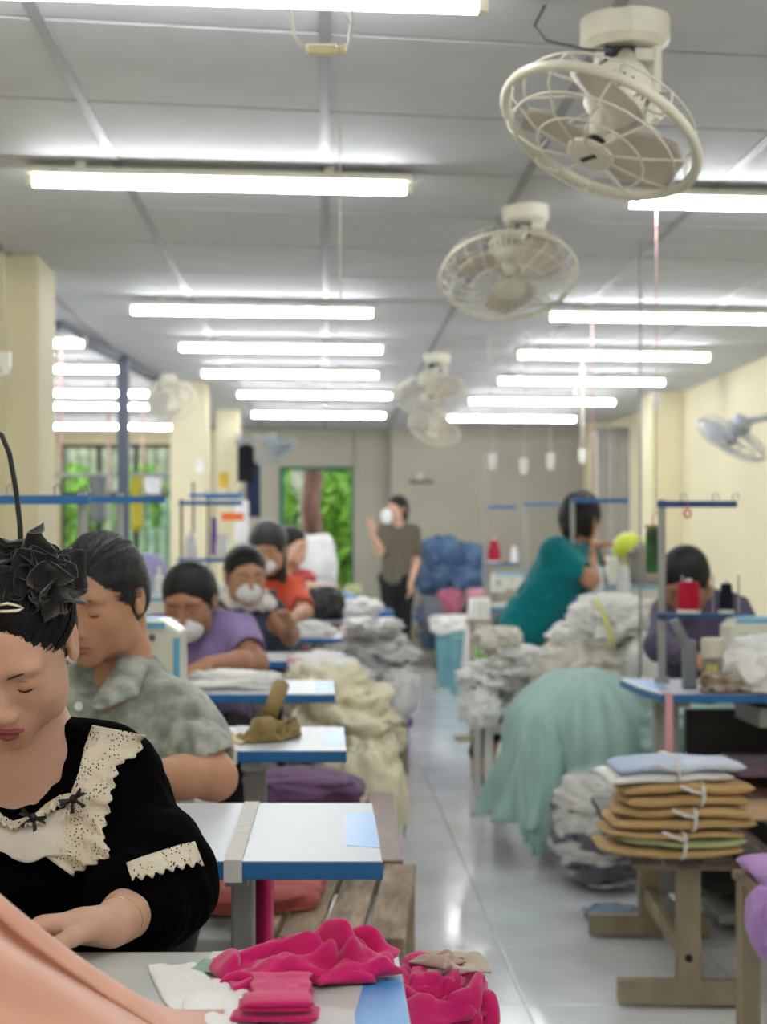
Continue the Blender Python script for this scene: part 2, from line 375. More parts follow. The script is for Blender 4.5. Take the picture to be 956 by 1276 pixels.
# garden outside
gar = struct('ground_outside', MB().box((-1, 21.4, -.08), (9, 7, .1)), mat('garden_soil', (92, 84, 62), .95))
gw = struct('garden_wall', MB().box((-1, 24.6, 1.6), (9, .2, 3.4)), mat('mossy_wall', (150, 148, 120), .9, rgb2=(100, 108, 76)))
M_leaf = mat('sunlit_leaf', (150, 196, 62), .6, rgb2=(84, 138, 36), vscale=3); M_leaf2 = mat('dark_leaf', (70, 112, 40), .6, rgb2=(40, 72, 26), vscale=3)
def foliage(name, label, cx, cy, cz, rx, ry, rz_, n, m, trunk=None):
    t = thing(name, label, 'tree' if trunk else 'shrub', (cx, cy, 0), world=True); rs = random.Random(int(cx*100)+n); b = MB()
    for _ in range(n):
        while 1:
            u = [rs.uniform(-1, 1) for _ in range(3)]
            if sum(q*q for q in u) < 1: break
        p = Vector((cx+u[0]*rx, cy+u[1]*ry, max(.03, cz+u[2]*rz_))); a = Vector([rs.gauss(0, 1) for _ in range(3)]).normalized(); s = rs.uniform(.05, .11); q = a.orthogonal().normalized(); w = a.cross(q)
        b.add([p-q*s, p+w*s*.35, p+q*s, p-w*s*.35], [(0, 1, 2, 3)])
    f = obj('foliage', b, m, t); f['kind'] = 'stuff'
    st = MB()
    if trunk: st.tube([(cx, cy, 0), (cx+.05, cy, .8), (cx-.03, cy, 1.6), (cx+.06, cy, 2.6)], [trunk, trunk*.85, trunk*.8, trunk*.7], n=12)
    else:
        for k in range(5): st.tube([(cx+.02*k-.04, cy, 0), (cx+rs.uniform(-.3, .3)*rx, cy+rs.uniform(-.3, .3)*ry, cz)], .012, n=5)
    obj('trunk' if trunk else 'stem', st, mat('reddish_bark', (128, 88, 72), .9, rgb2=(70, 44, 38), vscale=8, stretch=(1, 1, .25), bump=.6, bscale=14), t, smooth=True)
foliage('tree', 'reddish trunk seen through the back doorway', -.14, 19.2, 2.75, .5, .5, .5, 900, M_leaf2, .145)
foliage('garden_shrub', 'bright green shrub filling the right of the back doorway', .28, 20.2, 1.5, .42, .5, 1.0, 2600, M_leaf)
foliage('garden_shrub', 'green shrub at the left edge of the back doorway', -.62, 20.3, 1.3, .3, .4, .95, 1600, M_leaf)
foliage('garden_shrub', 'sunlit shrub behind the left bay window, leftmost', -3.05, 20.0, 1.1, .36, .4, 1.1, 2000, M_leaf)
foliage('garden_shrub', 'shrub behind the left bay window, beside the dark steel post', -2.25, 20.2, 1.2, .38, .4, 1.0, 1900, M_leaf)
# ================================================================== LIGHTS (real LED tubes)
TL = {}
def tube_light(xc, y, label, group, rz=.1, L=1.2, z=2.345):
    if not TL:
        t = thing('tube_light', label, 'light', (xc, y, z), group, rz=rz)
        obj('housing', MB().box((0, 0, .042), (L+.05, .082, .022)).box((-L/2-.012, 0, .02), (.024, .034, .05)).box((L/2+.012, 0, .02), (.024, .034, .05)), M_ivory, t, bevel=.003)
        obj('tube', MB().cyl((-L/2, 0, .012), (L/2, 0, .012), .0175, n=14), M_tube, t, smooth=True)
        for s in (-.45, .35): obj('mounting_clip', MB().box((s, 0, .062), (.03, .05, .03)), M_ivory, t)
        TL['o'] = t
    else:
        t = dup(TL['o'], (xc, y, z), rz, label); t['group'] = group
    return t
G1 = 'tube lights down the middle of the ceiling'; G2 = 'tube lights along the right of the ceiling'; G3 = 'tube lights in the left bay'
mid = [(47, 505, 231, 'long tube light nearest the camera in full view, across the left half of the ceiling'), (153, 477, 389, 'second full tube light from the camera in the middle row'), (219, 483, 435, 'third full tube light from the camera in the middle row'),
       (250, 474, 467, 'fourth full tube light from the camera in the middle row'), (295, 490, 493, 'fifth full tube light from the camera in the middle row, next to the farthest')]
for a, b, y, l in mid:
    dd = F*(2.357-CAMZ)/(VY-y); tube_light(X((a+b)/2, dd), dd, l, G1)
dd = 14.9; tube_light(X(397, dd), dd, 'farthest tube light of the middle row, near the back doorway', G1)
for y, l in ((257, 'right row tube light partly behind the nearest ceiling fan'), (397, 'right row tube light running out of the frame behind the first fans'), (444, 'right row tube light third from the camera, ending over the right wall'), (476, 'right row tube light fourth from the camera'), (501, 'right row tube light fifth from the camera'), (522, 'farthest tube light of the right row, nearest the back wall')):
    dd = F*(2.357-CAMZ)/(VY-y); x0 = {257: 780, 397: 684, 444: 645, 476: 621, 501: 585, 522: 558}[y]
    tube_light(X(x0, dd)+.6, dd, l, G2)
tube_light(-.27, 3.47, 'tube light cut off by the top edge of the picture', G1)
for y, xr, l in ((427, 102, 'short visible tube light end beside the cream column on the left'), (460, 145, 'left bay tube light ending at the dark steel post, upper'), (490, 183, 'left bay tube light passing behind the dark steel post, second lowest'), (507, 183, 'left bay tube light passing behind the dark steel post, lowest of the long ones'), (532, 215, 'farthest tube light of the left bay, small and low')):
    dd = F*(2.357-CAMZ)/(VY-y); tube_light(X(xr, dd)-.6, dd, l, G3)
for i, (x, y) in enumerate([(-.3, 1.0), (-.3, -1.5), (1.6, 2.8), (1.6, .4), (1.6, -2.2), (-.3, -3.8)]):
    tube_light(x, y, 'ceiling tube light on the near side of the room, lighting the front worker', 'tube lights above and behind the viewer')
# ================================================================== FANS
def frame_of(n, up=(0, 0, 1)):
    n = Vector(n).normalized(); u = Vector(up).cross(n)
    u = u.normalized() if u.length > 1e-3 else n.orthogonal().normalized(); w = n.cross(u)
    return n, u, w
def fan(name, label, c, n, R, mount, M_g, group=None, kind='ceiling', nw=16, wire=.0022, blade=None, cs=1.0, rimw=3.2):
    # c guard centre, n axis towards the front, mount = point on ceiling or wall
    c = Vector(c); n, u, w = frame_of(n); t = thing(name, label, 'fan', mount, group, world=True)
    def q(r, a, h): return c+u*(r*math.cos(a))+w*(r*math.sin(a))+n*h
    rim = MB().tube([q(R, 2*math.pi*k/48, .0) for k in range(48)], wire*rimw, n=8, closed=True)
    obj('guard_rim', rim, M_g, t, smooth=True)
    gf = MB()
    for k in range(nw):
        a = 2*math.pi*k/nw; gf.tube([q(R, a, 0), q(R*.93, a+.03, .03), q(R*.6, a+.16, .055), q(R*.22, a+.3, .06)], wire, n=5)
    for rr, h in ((.84, .04), (.55, .056)): gf.tube([q(R*rr, 2*math.pi*k/36, h) for k in range(36)], wire, n=5, closed=True)
    obj('front_guard', gf, M_g, t, smooth=True)
    gb = MB()
    for k in range(nw):
        a = 2*math.pi*k/nw; gb.tube([q(R, a, 0), q(R*.9, a, -.05), q(R*.5, a, -.075), q(R*.3, a, -.08)], wire, n=5)
    gb.tube([q(R*.9, 2*math.pi*k/36, -.05) for k in range(36)], wire, n=5, closed=True)
    obj('rear_guard', gb, M_g, t, smooth=True)
    obj('badge', MB().lathe([(R*.24, .052), (R*.24, .06), (R*.2, .064), (0.001, .065)], c, 24, n), M_g, t, smooth=False)
    for k in range(3):
        b = MB(); a0 = 2*math.pi*k/3+.5; nu, nv = 8, 10; top = []; 
        for j in range(nv+1):
            r = R*(.14+.74*j/nv); wd = (.28+.62*math.sin(math.pi*min(1, (j/nv)*.75+.12)))*(1 if j < nv-1 else (.8 if j < nv else .45))
            for i in range(nu+1):
                s = i/nu-.5; a = a0+s*wd*1.55+.25*j/nv; top.append(q(r, a, -.012+s*-.05*(1-.3*j/nv)))
        b.add(top, [(j*(nu+1)+i, j*(nu+1)+i+1, (j+1)*(nu+1)+i+1, (j+1)*(nu+1)+i) for j in range(nv) for i in range(nu)])
        solid(obj('blade', b, blade or M_blade, t, smooth=True), .003)
    obj('hub', MB().lathe([(.034, -.04), (.034, .005), (.026, .018), (.012, .024), (.001, .025)], c, 20, n), M_g, t, smooth=True)
    obj('hub_cap', MB().lathe([(.022, .012), (.022, .026), (.016, .032), (.001, .033)], c, 16, n), M_black, t, smooth=True)
    mo = obj('motor', MB().lathe([(.03, -.05), (.062, -.06), (.068, -.085), (.064, -.14), (.05, -.165), (.001, -.17)], c, 24, n), M_g, t, smooth=True)
    v = MB()
    for k in range(20): a = 2*math.pi*k/20; v.box(tuple(q(.0665, a, -.10)), (.004, .004, .03), Matrix((u, w, n)).transposed())
    obj('vent_slots', v, M_dark, mo)
    m = Vector(mount); back = c-n*.13
    if kind == 'ceiling':
        obj('canopy', MB().lathe([(.085*cs, 0), (.085*cs, -.045*cs), (.07*cs, -.06*cs), (.001, -.061*cs)], m, 28), M_g, t, bevel=.002)
        obj('bracket', MB().box((m.x+.055*cs, m.y, m.z-.12*cs), (.02, .07*cs, .16*cs)).box((m.x+.0, m.y, m.z-.075*cs), (.11*cs, .07*cs, .03)), M_g, t, bevel=.004)
        obj('gear_box', MB().box((m.x-.02, m.y-.02, m.z-.09), (.07, .06, .05)), M_dark, t, bevel=.004)
        obj('swivel_arm', MB().tube([m+Vector((0, 0, -.08)), (m+back)/2+Vector((.01, 0, -.03)), back], [.02, .022, .03], n=12), M_g, t, smooth=True)
    else:
        obj('wall_plate', MB().box((m.x-.012 if m.x > 0 else m.x+.012, m.y, m.z), (.024, .11, .16)), M_g, t, bevel=.006)
        obj('arm', MB().tube([m, (m+back)/2+Vector((0, 0, .03)), back], [.022, .02, .024], n=10), M_g, t, smooth=True)
    return t
FG = 'ceiling fans down the middle of the room'
f1 = fan('orbit_fan', 'big cream ceiling fan nearest the camera, tilted in its wire guard', (.588, 3.5, 2.075), (-.42, -.25, -.87), .218, (.70, 3.82, CZ), M_ivory, FG, nw=10, wire=.0028, cs=1.22, rimw=4.2)
lb = MB().tube([(.50, 3.72, CZ), (.47, 3.68, 2.36), (.49, 3.62, 2.31), (.58, 3.62, 2.29), (.64, 3.66, 2.30)], .0035, n=6); obj('power_cord', lb, mat('grey_cable', (96, 96, 100), .5), f1, smooth=True)
obj('warning_sticker', MB().box((.779, 3.80, 2.30), (.002, .02, .03)), mat('orange_sticker', (236, 150, 40), .5), f1)
fan('orbit_fan', 'second ceiling fan behind the nearest one, facing the camera with a black hub', (X(634, 5.6), 5.6, Z(344, 5.6)), (.0, -.5, -.86), .232, (X(655, 5.95), 5.95, CZ), M_ivory, FG, nw=24)
fan('orbit_fan', 'third ceiling fan, blurred above the far middle of the room', (X(537, 10.3), 10.3, Z(492, 10.3)), (.05, -.45, -.89), .225, (X(545, 10.6), 10.6, CZ), M_ivory, FG)
fan('orbit_fan', 'farthest small ceiling fan, tilted just below the third', (X(541, 13.3), 13.3, Z(534, 13.3)), (-.35, -.45, -.82), .215, (X(537, 13.6), 13.6, CZ), M_ivory, FG)
fan('wall_fan', 'grey white wall fan tilted down on the cream right wall', (X(911, 10.2), 10.2, Z(548, 10.2)), (-.42, .38, -.82), .235, (2.9, 10.1, Z(528, 10.2)), mat('grey_guard', (176, 182, 194), .4, metal=.2), kind='wall', blade=mat('pale_blade', (196, 200, 206), .4))
fan('wall_fan', 'grey fan on the farthest left column beside hanging clothes', (X(345, 14.4), 14.4, Z(563, 14.4)), (.5, -.15, -.85), .2, (-.80, 15.0, Z(548, 14.6)), mat('dull_grey_guard', (168, 178, 182), .5), kind='wall', blade=mat('dull_blade', (150, 164, 172), .5))
fan('orbit_fan', 'fan hanging in the left bay in front of the second column', (X(214, 11.6), 11.6, Z(500, 11.6)), (.2, -.7, -.65), .17, (X(205, 11.9), 11.9, CZ), M_ivory)

# right back: post and hanging curtain
struct('trim_7', MB().box((2.80, 16.9, 1.21), (.2, .3, 2.42)), M_cream)
cu = thing('curtain', 'pale grey curtain hanging between the cream post and the right pillar at the back', 'curtain', (2.74, 15.6, 0))
M_curt = cloth('grey_curtain', (188, 184, 176))
g = sheet((-.18, 0, 1.0), (.36, 0, 0), (0, 0, 1.28), 40, 8, lambda a, b: (0, .03*math.sin(a*38)*(1-.3*b)+.012*math.sin(a*90), 0)); solid(obj('fabric', g, M_curt, cu, smooth=True), .003)
obj('curtain_rail', MB().cyl((-.2, 0, 2.29), (.2, 0, 2.29), .01), M_grey, cu)
g = sheet((.2, -.04, 1.05), (.07, 0, 0), (0, 0, 1.2), 10, 6, lambda a, b: (0, .02*math.sin(a*16), 0)); solid(obj('dark_edge_panel', g, cloth('brown_grey_drape', (112, 98, 98)), cu, smooth=True, label='dark brown drape panel'), .003)
# ================================================================== FURNITURE
TT = .75
def work_table(label, x0, x1, d0, d1, posts, patch=None, tape=None, group='blue edged sewing tables', top=None, chamfer=None, name='sewing_table'):
    t = thing(name, label, 'table', ((x0+x1)/2, (d0+d1)/2, 0), group, world=True)
    poly = [(x0, d0), (x1, d0), (x1, d1), (x0, d1)]
    if chamfer: poly = chamfer
    th = .026
    cx = sum(p[0] for p in poly)/len(poly); cy = sum(p[1] for p in poly)/len(poly)
    ins = [(cx+(p[0]-cx)*.997, cy+(p[1]-cy)*.994) for p in poly]
    obj('edge_band', MB().prism(poly, TT-th, TT-.0015), M_blue, t, bevel=.002)
    obj('tabletop', MB().prism(ins, TT-.006, TT), top or M_white, t)
    if patch: obj('corner_print', MB().prism(patch, TT-.0005, TT+.0006), M_lblue, t)
    for px_, w in posts:
        lg = obj('leg', MB().box((px_, (d0+d1)/2, .42), (w, .05, .62)), M_grey, t, bevel=.004)
        obj('foot', MB().box((px_, (d0+d1)/2, .05), (w*.9, .50, .04)).box((px_, (d0+d1)/2-.22, .015), (w, .05, .03)).box((px_, (d0+d1)/2+.22, .015), (w, .05, .03)), M_grey, lg, bevel=.004)
        obj('top_bracket', MB().box((px_, (d0+d1)/2, TT-th-.012), (w*.9, .4, .02)), M_grey, lg)
    if len(posts) > 1:
        obj('crossbar', MB().box(((posts[0][0]+posts[-1][0])/2, (d0+d1)/2+.12, .10), (abs(posts[0][0]-posts[-1][0]), .03, .05)), M_grey, t)
        mx = (posts[0][0]+posts[-1][0])/2+.1
        mo = obj('motor', MB().cyl((mx-.1, (d0+d1)/2, .58), (mx+.08, (d0+d1)/2, .58), .06, n=18), M_dark, t, smooth=False, bevel=.004)
        obj('pedal', MB().box((mx, (d0+d1)/2+.05, .06), (.3, .18, .015), Euler((.2, 0, 0)).to_matrix()), M_dark, t)
        obj('drawer_tray', MB().box((mx-.25, (d0+d1)/2, TT-.085), (.22, .3, .06)), M_grey, t, bevel=.003)
    if tape:
        a, b = tape; tp = MB(); y0, y1 = d0-.0015, d1+.0015
        tp.add([(a, y0, TT-th-.003), (b, y0, TT-th-.003), (a, y0, TT+.0015), (b, y0, TT+.0015), (a+.004, y1, TT+.0015), (b+.004, y1, TT+.0015), (a+.004, y1, TT-th-.003), (b+.004, y1, TT-th-.003)],
               [(0, 1, 3, 2), (2, 3, 5, 4), (4, 5, 7, 6), (6, 7, 1, 0)])
        solid(obj('elastic_tape', tp, M_tape, t), .0015)
    return t
T0 = work_table('pale table at the bottom edge with magenta cloth on it', -.95, .081, 1.27, 1.80, [(-.18, .035), (-.85, .05)], [(.032, 1.40), (.079, 1.40), (.079, 1.70), (.042, 1.69), (.028, 1.56)], top=mat('greyish_laminate', (200, 204, 198), .3, var=.02))
T1 = work_table('nearest clear white table with dark blue edge and tape wrapped over it', -.95, .082, 2.31, 2.83, [(-.128, .036), (-.85, .05)], [(.031, 2.43), (.0815, 2.41), (.0815, 2.71), (.072, 2.73), (.034, 2.72)], (-.143, -.117))
T2 = work_table('white table with olive cloth scraps on it, second clear one from the camera', -.95, .047, 3.54, 4.0, [(-.16, .05), (-.85, .05)], [(-.005, 3.63), (.045, 3.63), (.045, 3.9), (-.002, 3.9)], (-.217, -.19))
T3 = work_table('white table with white cloth before the worker in lilac', -.95, .031, 4.86, 5.36, [(-.19, .055), (-.85, .05)], [(-.03, 4.98), (.028, 4.98), (.028, 5.26), (-.025, 5.26)])
T4 = work_table('narrow looking blue table with pink tape, before the masked worker in slate', -.95, .067, 6.2, 6.72, [(-.13, .055), (-.85, .05)], [(0, 6.3), (.064, 6.3), (.064, 6.6), (.004, 6.6)])
T5 = work_table('small blue ended table, before the worker in orange', -.95, .083, 7.7, 8.25, [(-.13, .055), (-.85, .05)])
T6 = work_table('table with maroon front edge carrying a black bag', -.95, .2, 9.2, 9.8, [(-.1, .055), (-.85, .05)])
bpy.data.objects[T6.name].children
for o in [q for q in COL.objects if q.parent == T6 and q.name.startswith('edge_band')]: o.data.materials[0] = mat('maroon_edge', (112, 52, 58), .5)
tp = obj('pink_tape', MB().box((X(366, 6.19), 6.19, .737), (.05, .004, .05)).box((X(366, 6.3), 6.4, .7515), (.05, .42, .003)), cloth('pink_tape_cloth', (226, 170, 178)), T4)
# right hand tables
R1 = work_table('blue edged table at the right edge with a beige machine on it', 1.0, 2.3, 4.86, 5.42, [(1.07, .075), (2.1, .06)], chamfer=[(1.0, 4.86), (2.3, 4.86), (2.3, 5.42), (.975, 5.42), (.975, 5.1)], group='blue edged tables on the right', patch=[(1.03, 5.0), (1.0, 5.12), (.99, 5.38), (1.06, 5.38), (1.06, 5.05)])
R2 = work_table('table in front of the worker in teal, mostly behind white garments', 1.12, 2.3, 8.0, 8.5, [(1.25, .05), (2.2, .05)], group='blue edged tables on the right')
R3 = work_table('far small table with blue edge left of the worker in teal', 1.12, 2.3, 11.3, 11.85, [(1.2, .05), (2.2, .05)], group='blue edged tables on the right')
def bench(label, c, L, Wd, rz, m_slat, m_fr, z=.43, n=4, group='slatted wooden benches', lx=.045, name='bench'):
    t = thing(name, label, 'bench', (c[0], c[1], 0), group, rz=rz); gp = .012; w = (Wd-(n-1)*gp)/n; rs = random.Random(int(c[1]*100))
    for k in range(n):
        x = -Wd/2+w/2+k*(w+gp)
        o = obj('slat', MB().box((x, rs.uniform(-.006, .006), z-.011+rs.uniform(-.001, .001)), (w, L, .022)), m_slat, t, bevel=.003)
    for s in (-1, 1):
        obj('end_rail', MB().box((0, s*(L/2-.03), z-.045), (Wd-.01, .025, .045)), m_fr, t, bevel=.002)
        obj('side_rail', MB().box((s*(Wd/2-.02), 0, z-.045), (.02, L-.09, .04)), m_fr, t, bevel=.002)
        for q in (-1, 1): obj('leg', MB().box((s*(Wd/2-lx/2-.002), q*(L/2-.045), (z-.024)/2), (lx, .045, z-.026)), m_fr, t, bevel=.002)
    return t
bench('weathered wooden bench under the nearest clear white table', (.02, 3.57), .74, .335, -.085, M_wood, M_post, n=4)
bench('mahogany bench behind the weathered one, empty', (.03, 4.5), 1.08, .34, -.02, M_mahog, M_dwood)
bench('bench beneath the tumbling cream fabric', (.07, 5.95), .9, .32, 0, M_mahog, M_dwood)
bench('brownish bench beneath the white garment pile on the left of the aisle', (.25, 8.8), .8, .36, 0, mat('dusty_rose_slat', (150, 118, 116), .6), M_post)
bench('bench under the magenta heap beside the front table', (.02, 2.03), .34, .36, 0, M_wood, M_post, n=4)
bench('bench hidden behind the second clear table, covered in purple', (-.32, 4.42), .5, .38, 0, M_dwood, M_dwood)
bench('long pale bench under the white garments on the right of the aisle', (1.10, 7.45), .6, .80, 0, M_post, M_plastic, n=7, lx=.035)
bench('wooden bench at the right edge behind the khaki bundles', (1.50, 5.05), .7, .4, 0, M_mahog, M_post)
bench('wooden bench in the lower right corner under lilac cloth', (1.14, 3.52), .6, .36, .04, M_wood, M_post, z=.44)
# pedestal bench with the bundles
pb = thing('pedestal_bench', 'dark slatted bench on khaki trestle feet carrying tied khaki bundles', 'bench', (.97, 4.6, 0), rz=-.06)
for k in range(4): obj('slat', MB().box((-.132+k*.088, 0, .40), (.077, .98, .022)), M_dwood, pb, bevel=.003)
obj('slat', MB().box((.2, .0, .385), (.05, .98, .022), Euler((0, .35, 0)).to_matrix()), M_dwood, pb, bevel=.003)
for s in (-1, 1):
    p = obj('leg', MB().box((-.01, s*.37, .205), (.062, .034, .36)), M_post, pb, bevel=.003)
    obj('bolt', MB().cyl((-.01, s*.37-.02, .05), (-.01, s*.37+.02, .05), .010, n=10).cyl((-.01, s*.37-.02, .13), (-.01, s*.37+.02, .13), .010, n=10), M_dark, p)
    obj('foot', MB().box((-.01, s*.37+.002, .04), (.36, .045, .06)), M_post, pb, bevel=.003)
    obj('top_rail', MB().box((0, s*.37, .372), (.30, .034, .032)), M_post, pb, bevel=.003)
obj('stretcher', MB().box((-.01, 0, .13), (.03, .71, .05)), M_post, pb, bevel=.003)
# ------------------------------------------------------------------ sewing machines
def machine(label, loc, rz=0, body=None, group='sewing machines', s=1.0, stripe=True, wear=False, wheel=True):
    body = body or M_machine; t = thing('sewing_machine', label, 'sewing machine', loc, group, rz=rz)
    def arch(pts, y0, y1):
        n = len(pts); vs = [(x*s, y0*s, z*s) for x, z in pts]+[(x*s, y1*s, z*s) for x, z in pts]
        return MB().add(vs, [tuple(range(n)), tuple(range(2*n-1, n-1, -1))]+[(i, n+i, n+(i+1) % n, (i+1) % n) for i in range(n)])
    # local: +x pillar end, -x needle end
    obj('bed', MB().box((0, 0, .012*s), (.50*s, .18*s, .024*s)), body, t, bevel=.006)
    prof = [(-.24, .10), (-.235, .21), (-.21, .235), (.21, .24), (.245, .215), (.25, .03), (.25, .024), (.12, .024), (.11, .10), (.08, .125), (-.13, .125), (-.15, .10)]
    obj('arm_body', arch(prof, -.075, .075), body, t, bevel=.012)
    if stripe:
        st = MB()
        for y in (-.077, .0765):
            st.box((.0*s, y*s, .228*s), (.43*s, .002, .012*s)); st.box((.238*s, y*s, .12*s), (.012*s, .002, .17*s))
        obj('blue_trim', st, M_mstripe, t)
        obj('top_plate', MB().box((0, 0, .2395*s), (.40*s, .10*s, .004)), M_mstripe, t, bevel=.001)
    if wheel: obj('hand_wheel', MB().cyl((.255*s, 0, .17*s), (.285*s, 0, .17*s), .055*s, n=24), M_dark if not wear else body, t, bevel=.004)
    h = obj('needle_head', MB().box((-.215*s, -.0*s, .085*s), (.06*s, .06*s, .07*s)), M_grey, t, bevel=.004)
    obj('needle_bar', MB().cyl((-.215*s, 0, .03*s), (-.215*s, 0, .07*s), .004*s), M_grey, h)
    obj('presser_foot', MB().box((-.215*s, 0, .030*s), (.02*s, .04*s, .008)), M_grey, h)
    obj('tension_knob', MB().cyl((-.19*s, -.076*s, .17*s), (-.19*s, -.10*s, .17*s), .016*s, n=16).cyl((-.1*s, -.076*s, .19*s), (-.1*s, -.09*s, .19*s), .009*s, n=12), M_grey, t)
    if wear:
        w = MB()
        for (x, z, r) in ((.17, .19, .010), (.15, .165, .006), (.19, .205, .007), (.16, .14, .005), (.02, .15, .012), (.05, .13, .009)): w.cyl((x*s, -.0765*s, z*s), (x*s, -.0755*s-.003, z*s), r*s, n=9)
        obj('worn_patch', w, mat('chipped_dark_paint', (110, 108, 104), .7), t)
    return t
machine('machine almost hidden behind the worker in grey print shirt', (-.82, 5.08, TT))
machine('pale blue trimmed machine behind the lilac worker\'s table end', (X(215, 6.4)-.25, 6.45, TT))
machine('worn cream machine with blue outline right of the second worker', (X(228, 3.68)-.288, 3.77, TT), wear=True, s=1.15, wheel=False)
machine('machine hidden behind the masked worker in slate', (-.52, 7.95, TT))
R1m = machine('large beige machine with blue stripe on the right edge table', (1.47, 5.15, TT), s=.9)
obj('maker_mark', MB().box((-.09, -.0695, .15), (.05, .002, .010)).box((-.125, -.0695, .15), (.012, .002, .010)), mat('faded_blue_print', (92, 146, 196), .5), R1m)
gm = thing('machine_arm', 'slanted grey machine bracket with cream oil cup at the left of the beige machine', 'machine', (1.14, 5.05, TT))
gm.scale = (.8, .8, .75)
obj('bracket', MB().box((-.02, 0, .10), (.05, .05, .2)).box((-.05, 0, .22), (.035, .04, .14), Euler((0, -.45, 0)).to_matrix()), mat('worn_grey_casting', (128, 132, 138), .5, metal=.3), gm, bevel=.006)
obj('oil_cup', MB().lathe([(.030, .0), (.048, .012), (.048, .075), (.044, .09), (.001, .091)], (.065, -.03, .12), 24), M_ivory, gm, bevel=.002)
obj('cup_holder', MB().box((.06, -.01, .06), (.05, .05, .13)), M_grey, gm, bevel=.004)
obj('yellow_label', MB().box((.06, -.038, .085), (.045, .003, .022)), mat('yellow_print', (214, 206, 96), .5), gm)
machine('machine beside the teal worker with dark display panel', (1.50, 8.2, TT), rz=0)
machine('far machine left of the teal worker', (1.40, 11.5, TT))
ov = thing('overlock_machine', 'white overlock machine just right of the teal worker', 'sewing machine', (1.52, 9.4, 0))
obj('body', MB().box((0, 0, .9), (.3, .2, .25)).box((-.12, -.02, 1.02), (.07, .12, .2)).box((.12, -.02, 1.02), (.07, .12, .2)), M_plastic, ov, bevel=.015)
obj('stand', MB().box((0, 0, .385), (.34, .3, .77)), M_grey, ov, bevel=.01)
obj('front_panel', MB().box((0, -.102, .9), (.14, .004, .13)), M_grey, ov)
# ------------------------------------------------------------------ thread stands and cones
def stand(label, x, y, ztop, bar, zbar=None, low=None, m_bar=None, group='thread stands', base=TT, r=.012, pole=None):
    t = thing('thread_stand', label, 'thread stand', (x, y, base), group, world=True)
    obj('pole', MB().cyl((x, y, base), (x, y, ztop), r, n=12), pole or M_grey, t, smooth=False)
    obj('base_nut', MB().cyl((x, y, base-.0), (x, y, base+.02), r*2, n=6), M_grey, t)
    zb = zbar or ztop-.02
    cb = obj('top_bar', MB().box((x+(bar[0]+bar[1])/2, y-r-.008, zb), (bar[1]-bar[0], .016, .020)), m_bar or M_dblue, t, bevel=.002)
    for f in (.3, .7, .95): 
        hx = x+bar[0]+(bar[1]-bar[0])*f; obj('guide_hook', MB().tube([(hx, y-r-.008, zb+.008), (hx, y-r-.01, zb+.03), (hx+.012, y-r-.02, zb+.035), (hx+.016, y-r-.02, zb+.015)], .0022, n=5), M_grey, cb)
    if low:
        l = obj('lower_bar', MB().box((x+(low[0]+low[1])/2, y-r-.008, low[2]), (low[1]-low[0], .03, .018)), m_bar or M_dblue, t, bevel=.002)
        for f in (.28, .62, .9): obj('spool_pin', MB().cyl((x+low[0]+(low[1]-low[0])*f, y-r-.008, low[2]), (x+low[0]+(low[1]-low[0])*f, y-r-.008, low[2]+.13), .003, n=6), M_grey, l)
    return t
stand('grey pole with long blue bar behind the second worker, left one', X(103, 3.75), 3.75, Z(612, 3.75), (-.25, .02))
stand('grey pole with long blue bar reaching the second column', X(148, 4.95), 4.98, Z(614, 4.95), (-.11, .14))
stand('dark rod thread stand before the second column', X(226, 8.0), 8.0, Z(622, 8), (-.01, .30), pole=M_dark, r=.006, low=(-.02, .25, Z(698, 8)))
stand('dark rod thread stand near the purple cone', X(240, 8.8), 8.85, Z(600, 8.8), (-.02, .27), zbar=Z(617, 8.8), pole=M_dark, r=.006)
stand('thread stand with blue bar at the orange tag', X(268, 10.1), 9.5, Z(615, 9.5), (-.02, .18), pole=M_dark, r=.006)
stand('near right thread stand with dark blue bar, pink ring hanging from it', X(829, 5.2), 5.25, Z(622, 5.2), (-.02, .235), zbar=Z(628, 5.2), low=(-.02, .27, Z(768, 5.2)), m_bar=mat('dark_blue_bar', (26, 74, 128), .4))
stand('tall white pole in front of the teal worker with blue bars', X(720, 7.9), 8.06, Z(620, 7.9), (-.01, .27), zbar=Z(623, 7.9), low=(-.01, .27, Z(748, 7.9)))
stand('far white pole with blue bar left of the teal worker', X(655, 11.4), 11.4, Z(625, 11.4), (-.02, .24))
stand('farthest left white pole of the right row with hooked top', X(606, 11.4), 11.5, Z(566, 11.4), (.02, .22), zbar=Z(632, 11.4), low=(.0, .24, Z(703, 11.4)))
def cone(label, c, r, h, rgb, group='thread cones', taper=.72):
    t = thing('thread_cone', label, 'thread cone', c, group)
    obj('thread', MB().lathe([(r, .006), (r, h*.5), (r*taper, h*.97), (r*taper*.8, h)], (0, 0, 0), 18), cloth('thread_%d_%d_%d' % rgb, rgb, stretch=(1, 1, 12)), t, smooth=False)
    obj('cone_core', MB().lathe([(r*1.05, 0), (r*1.05, .006), (r*.3, h*.9), (r*.3, h*1.1)], (0, 0, 0), 14), M_plastic, t)
    return t
zs = Z(768, 5.2)+.009
cone('red thread cone on the dark blue bar before the right worker', (X(861, 5.2), 5.23, zs), .037, .10, (176, 24, 52), taper=.9)
cone('black thread cone right of the red one', (X(908, 5.2), 5.23, zs), .024, .095, (22, 22, 40), taper=.7)
zl = Z(748, 7.9)+.009
for pxc, l in ((744, 'left of two white cones beside the teal worker'), (777, 'right of two white cones beside the teal worker')): cone(l, (X(pxc, 8.04), 8.04, zl), .034, .15, (232, 234, 238), taper=.85)
zf = Z(703, 11.4)+.009
cone('small white cone left of the teal worker', (X(641, 11.48), 11.48, zf), .026, .11, (236, 236, 240), taper=.8)
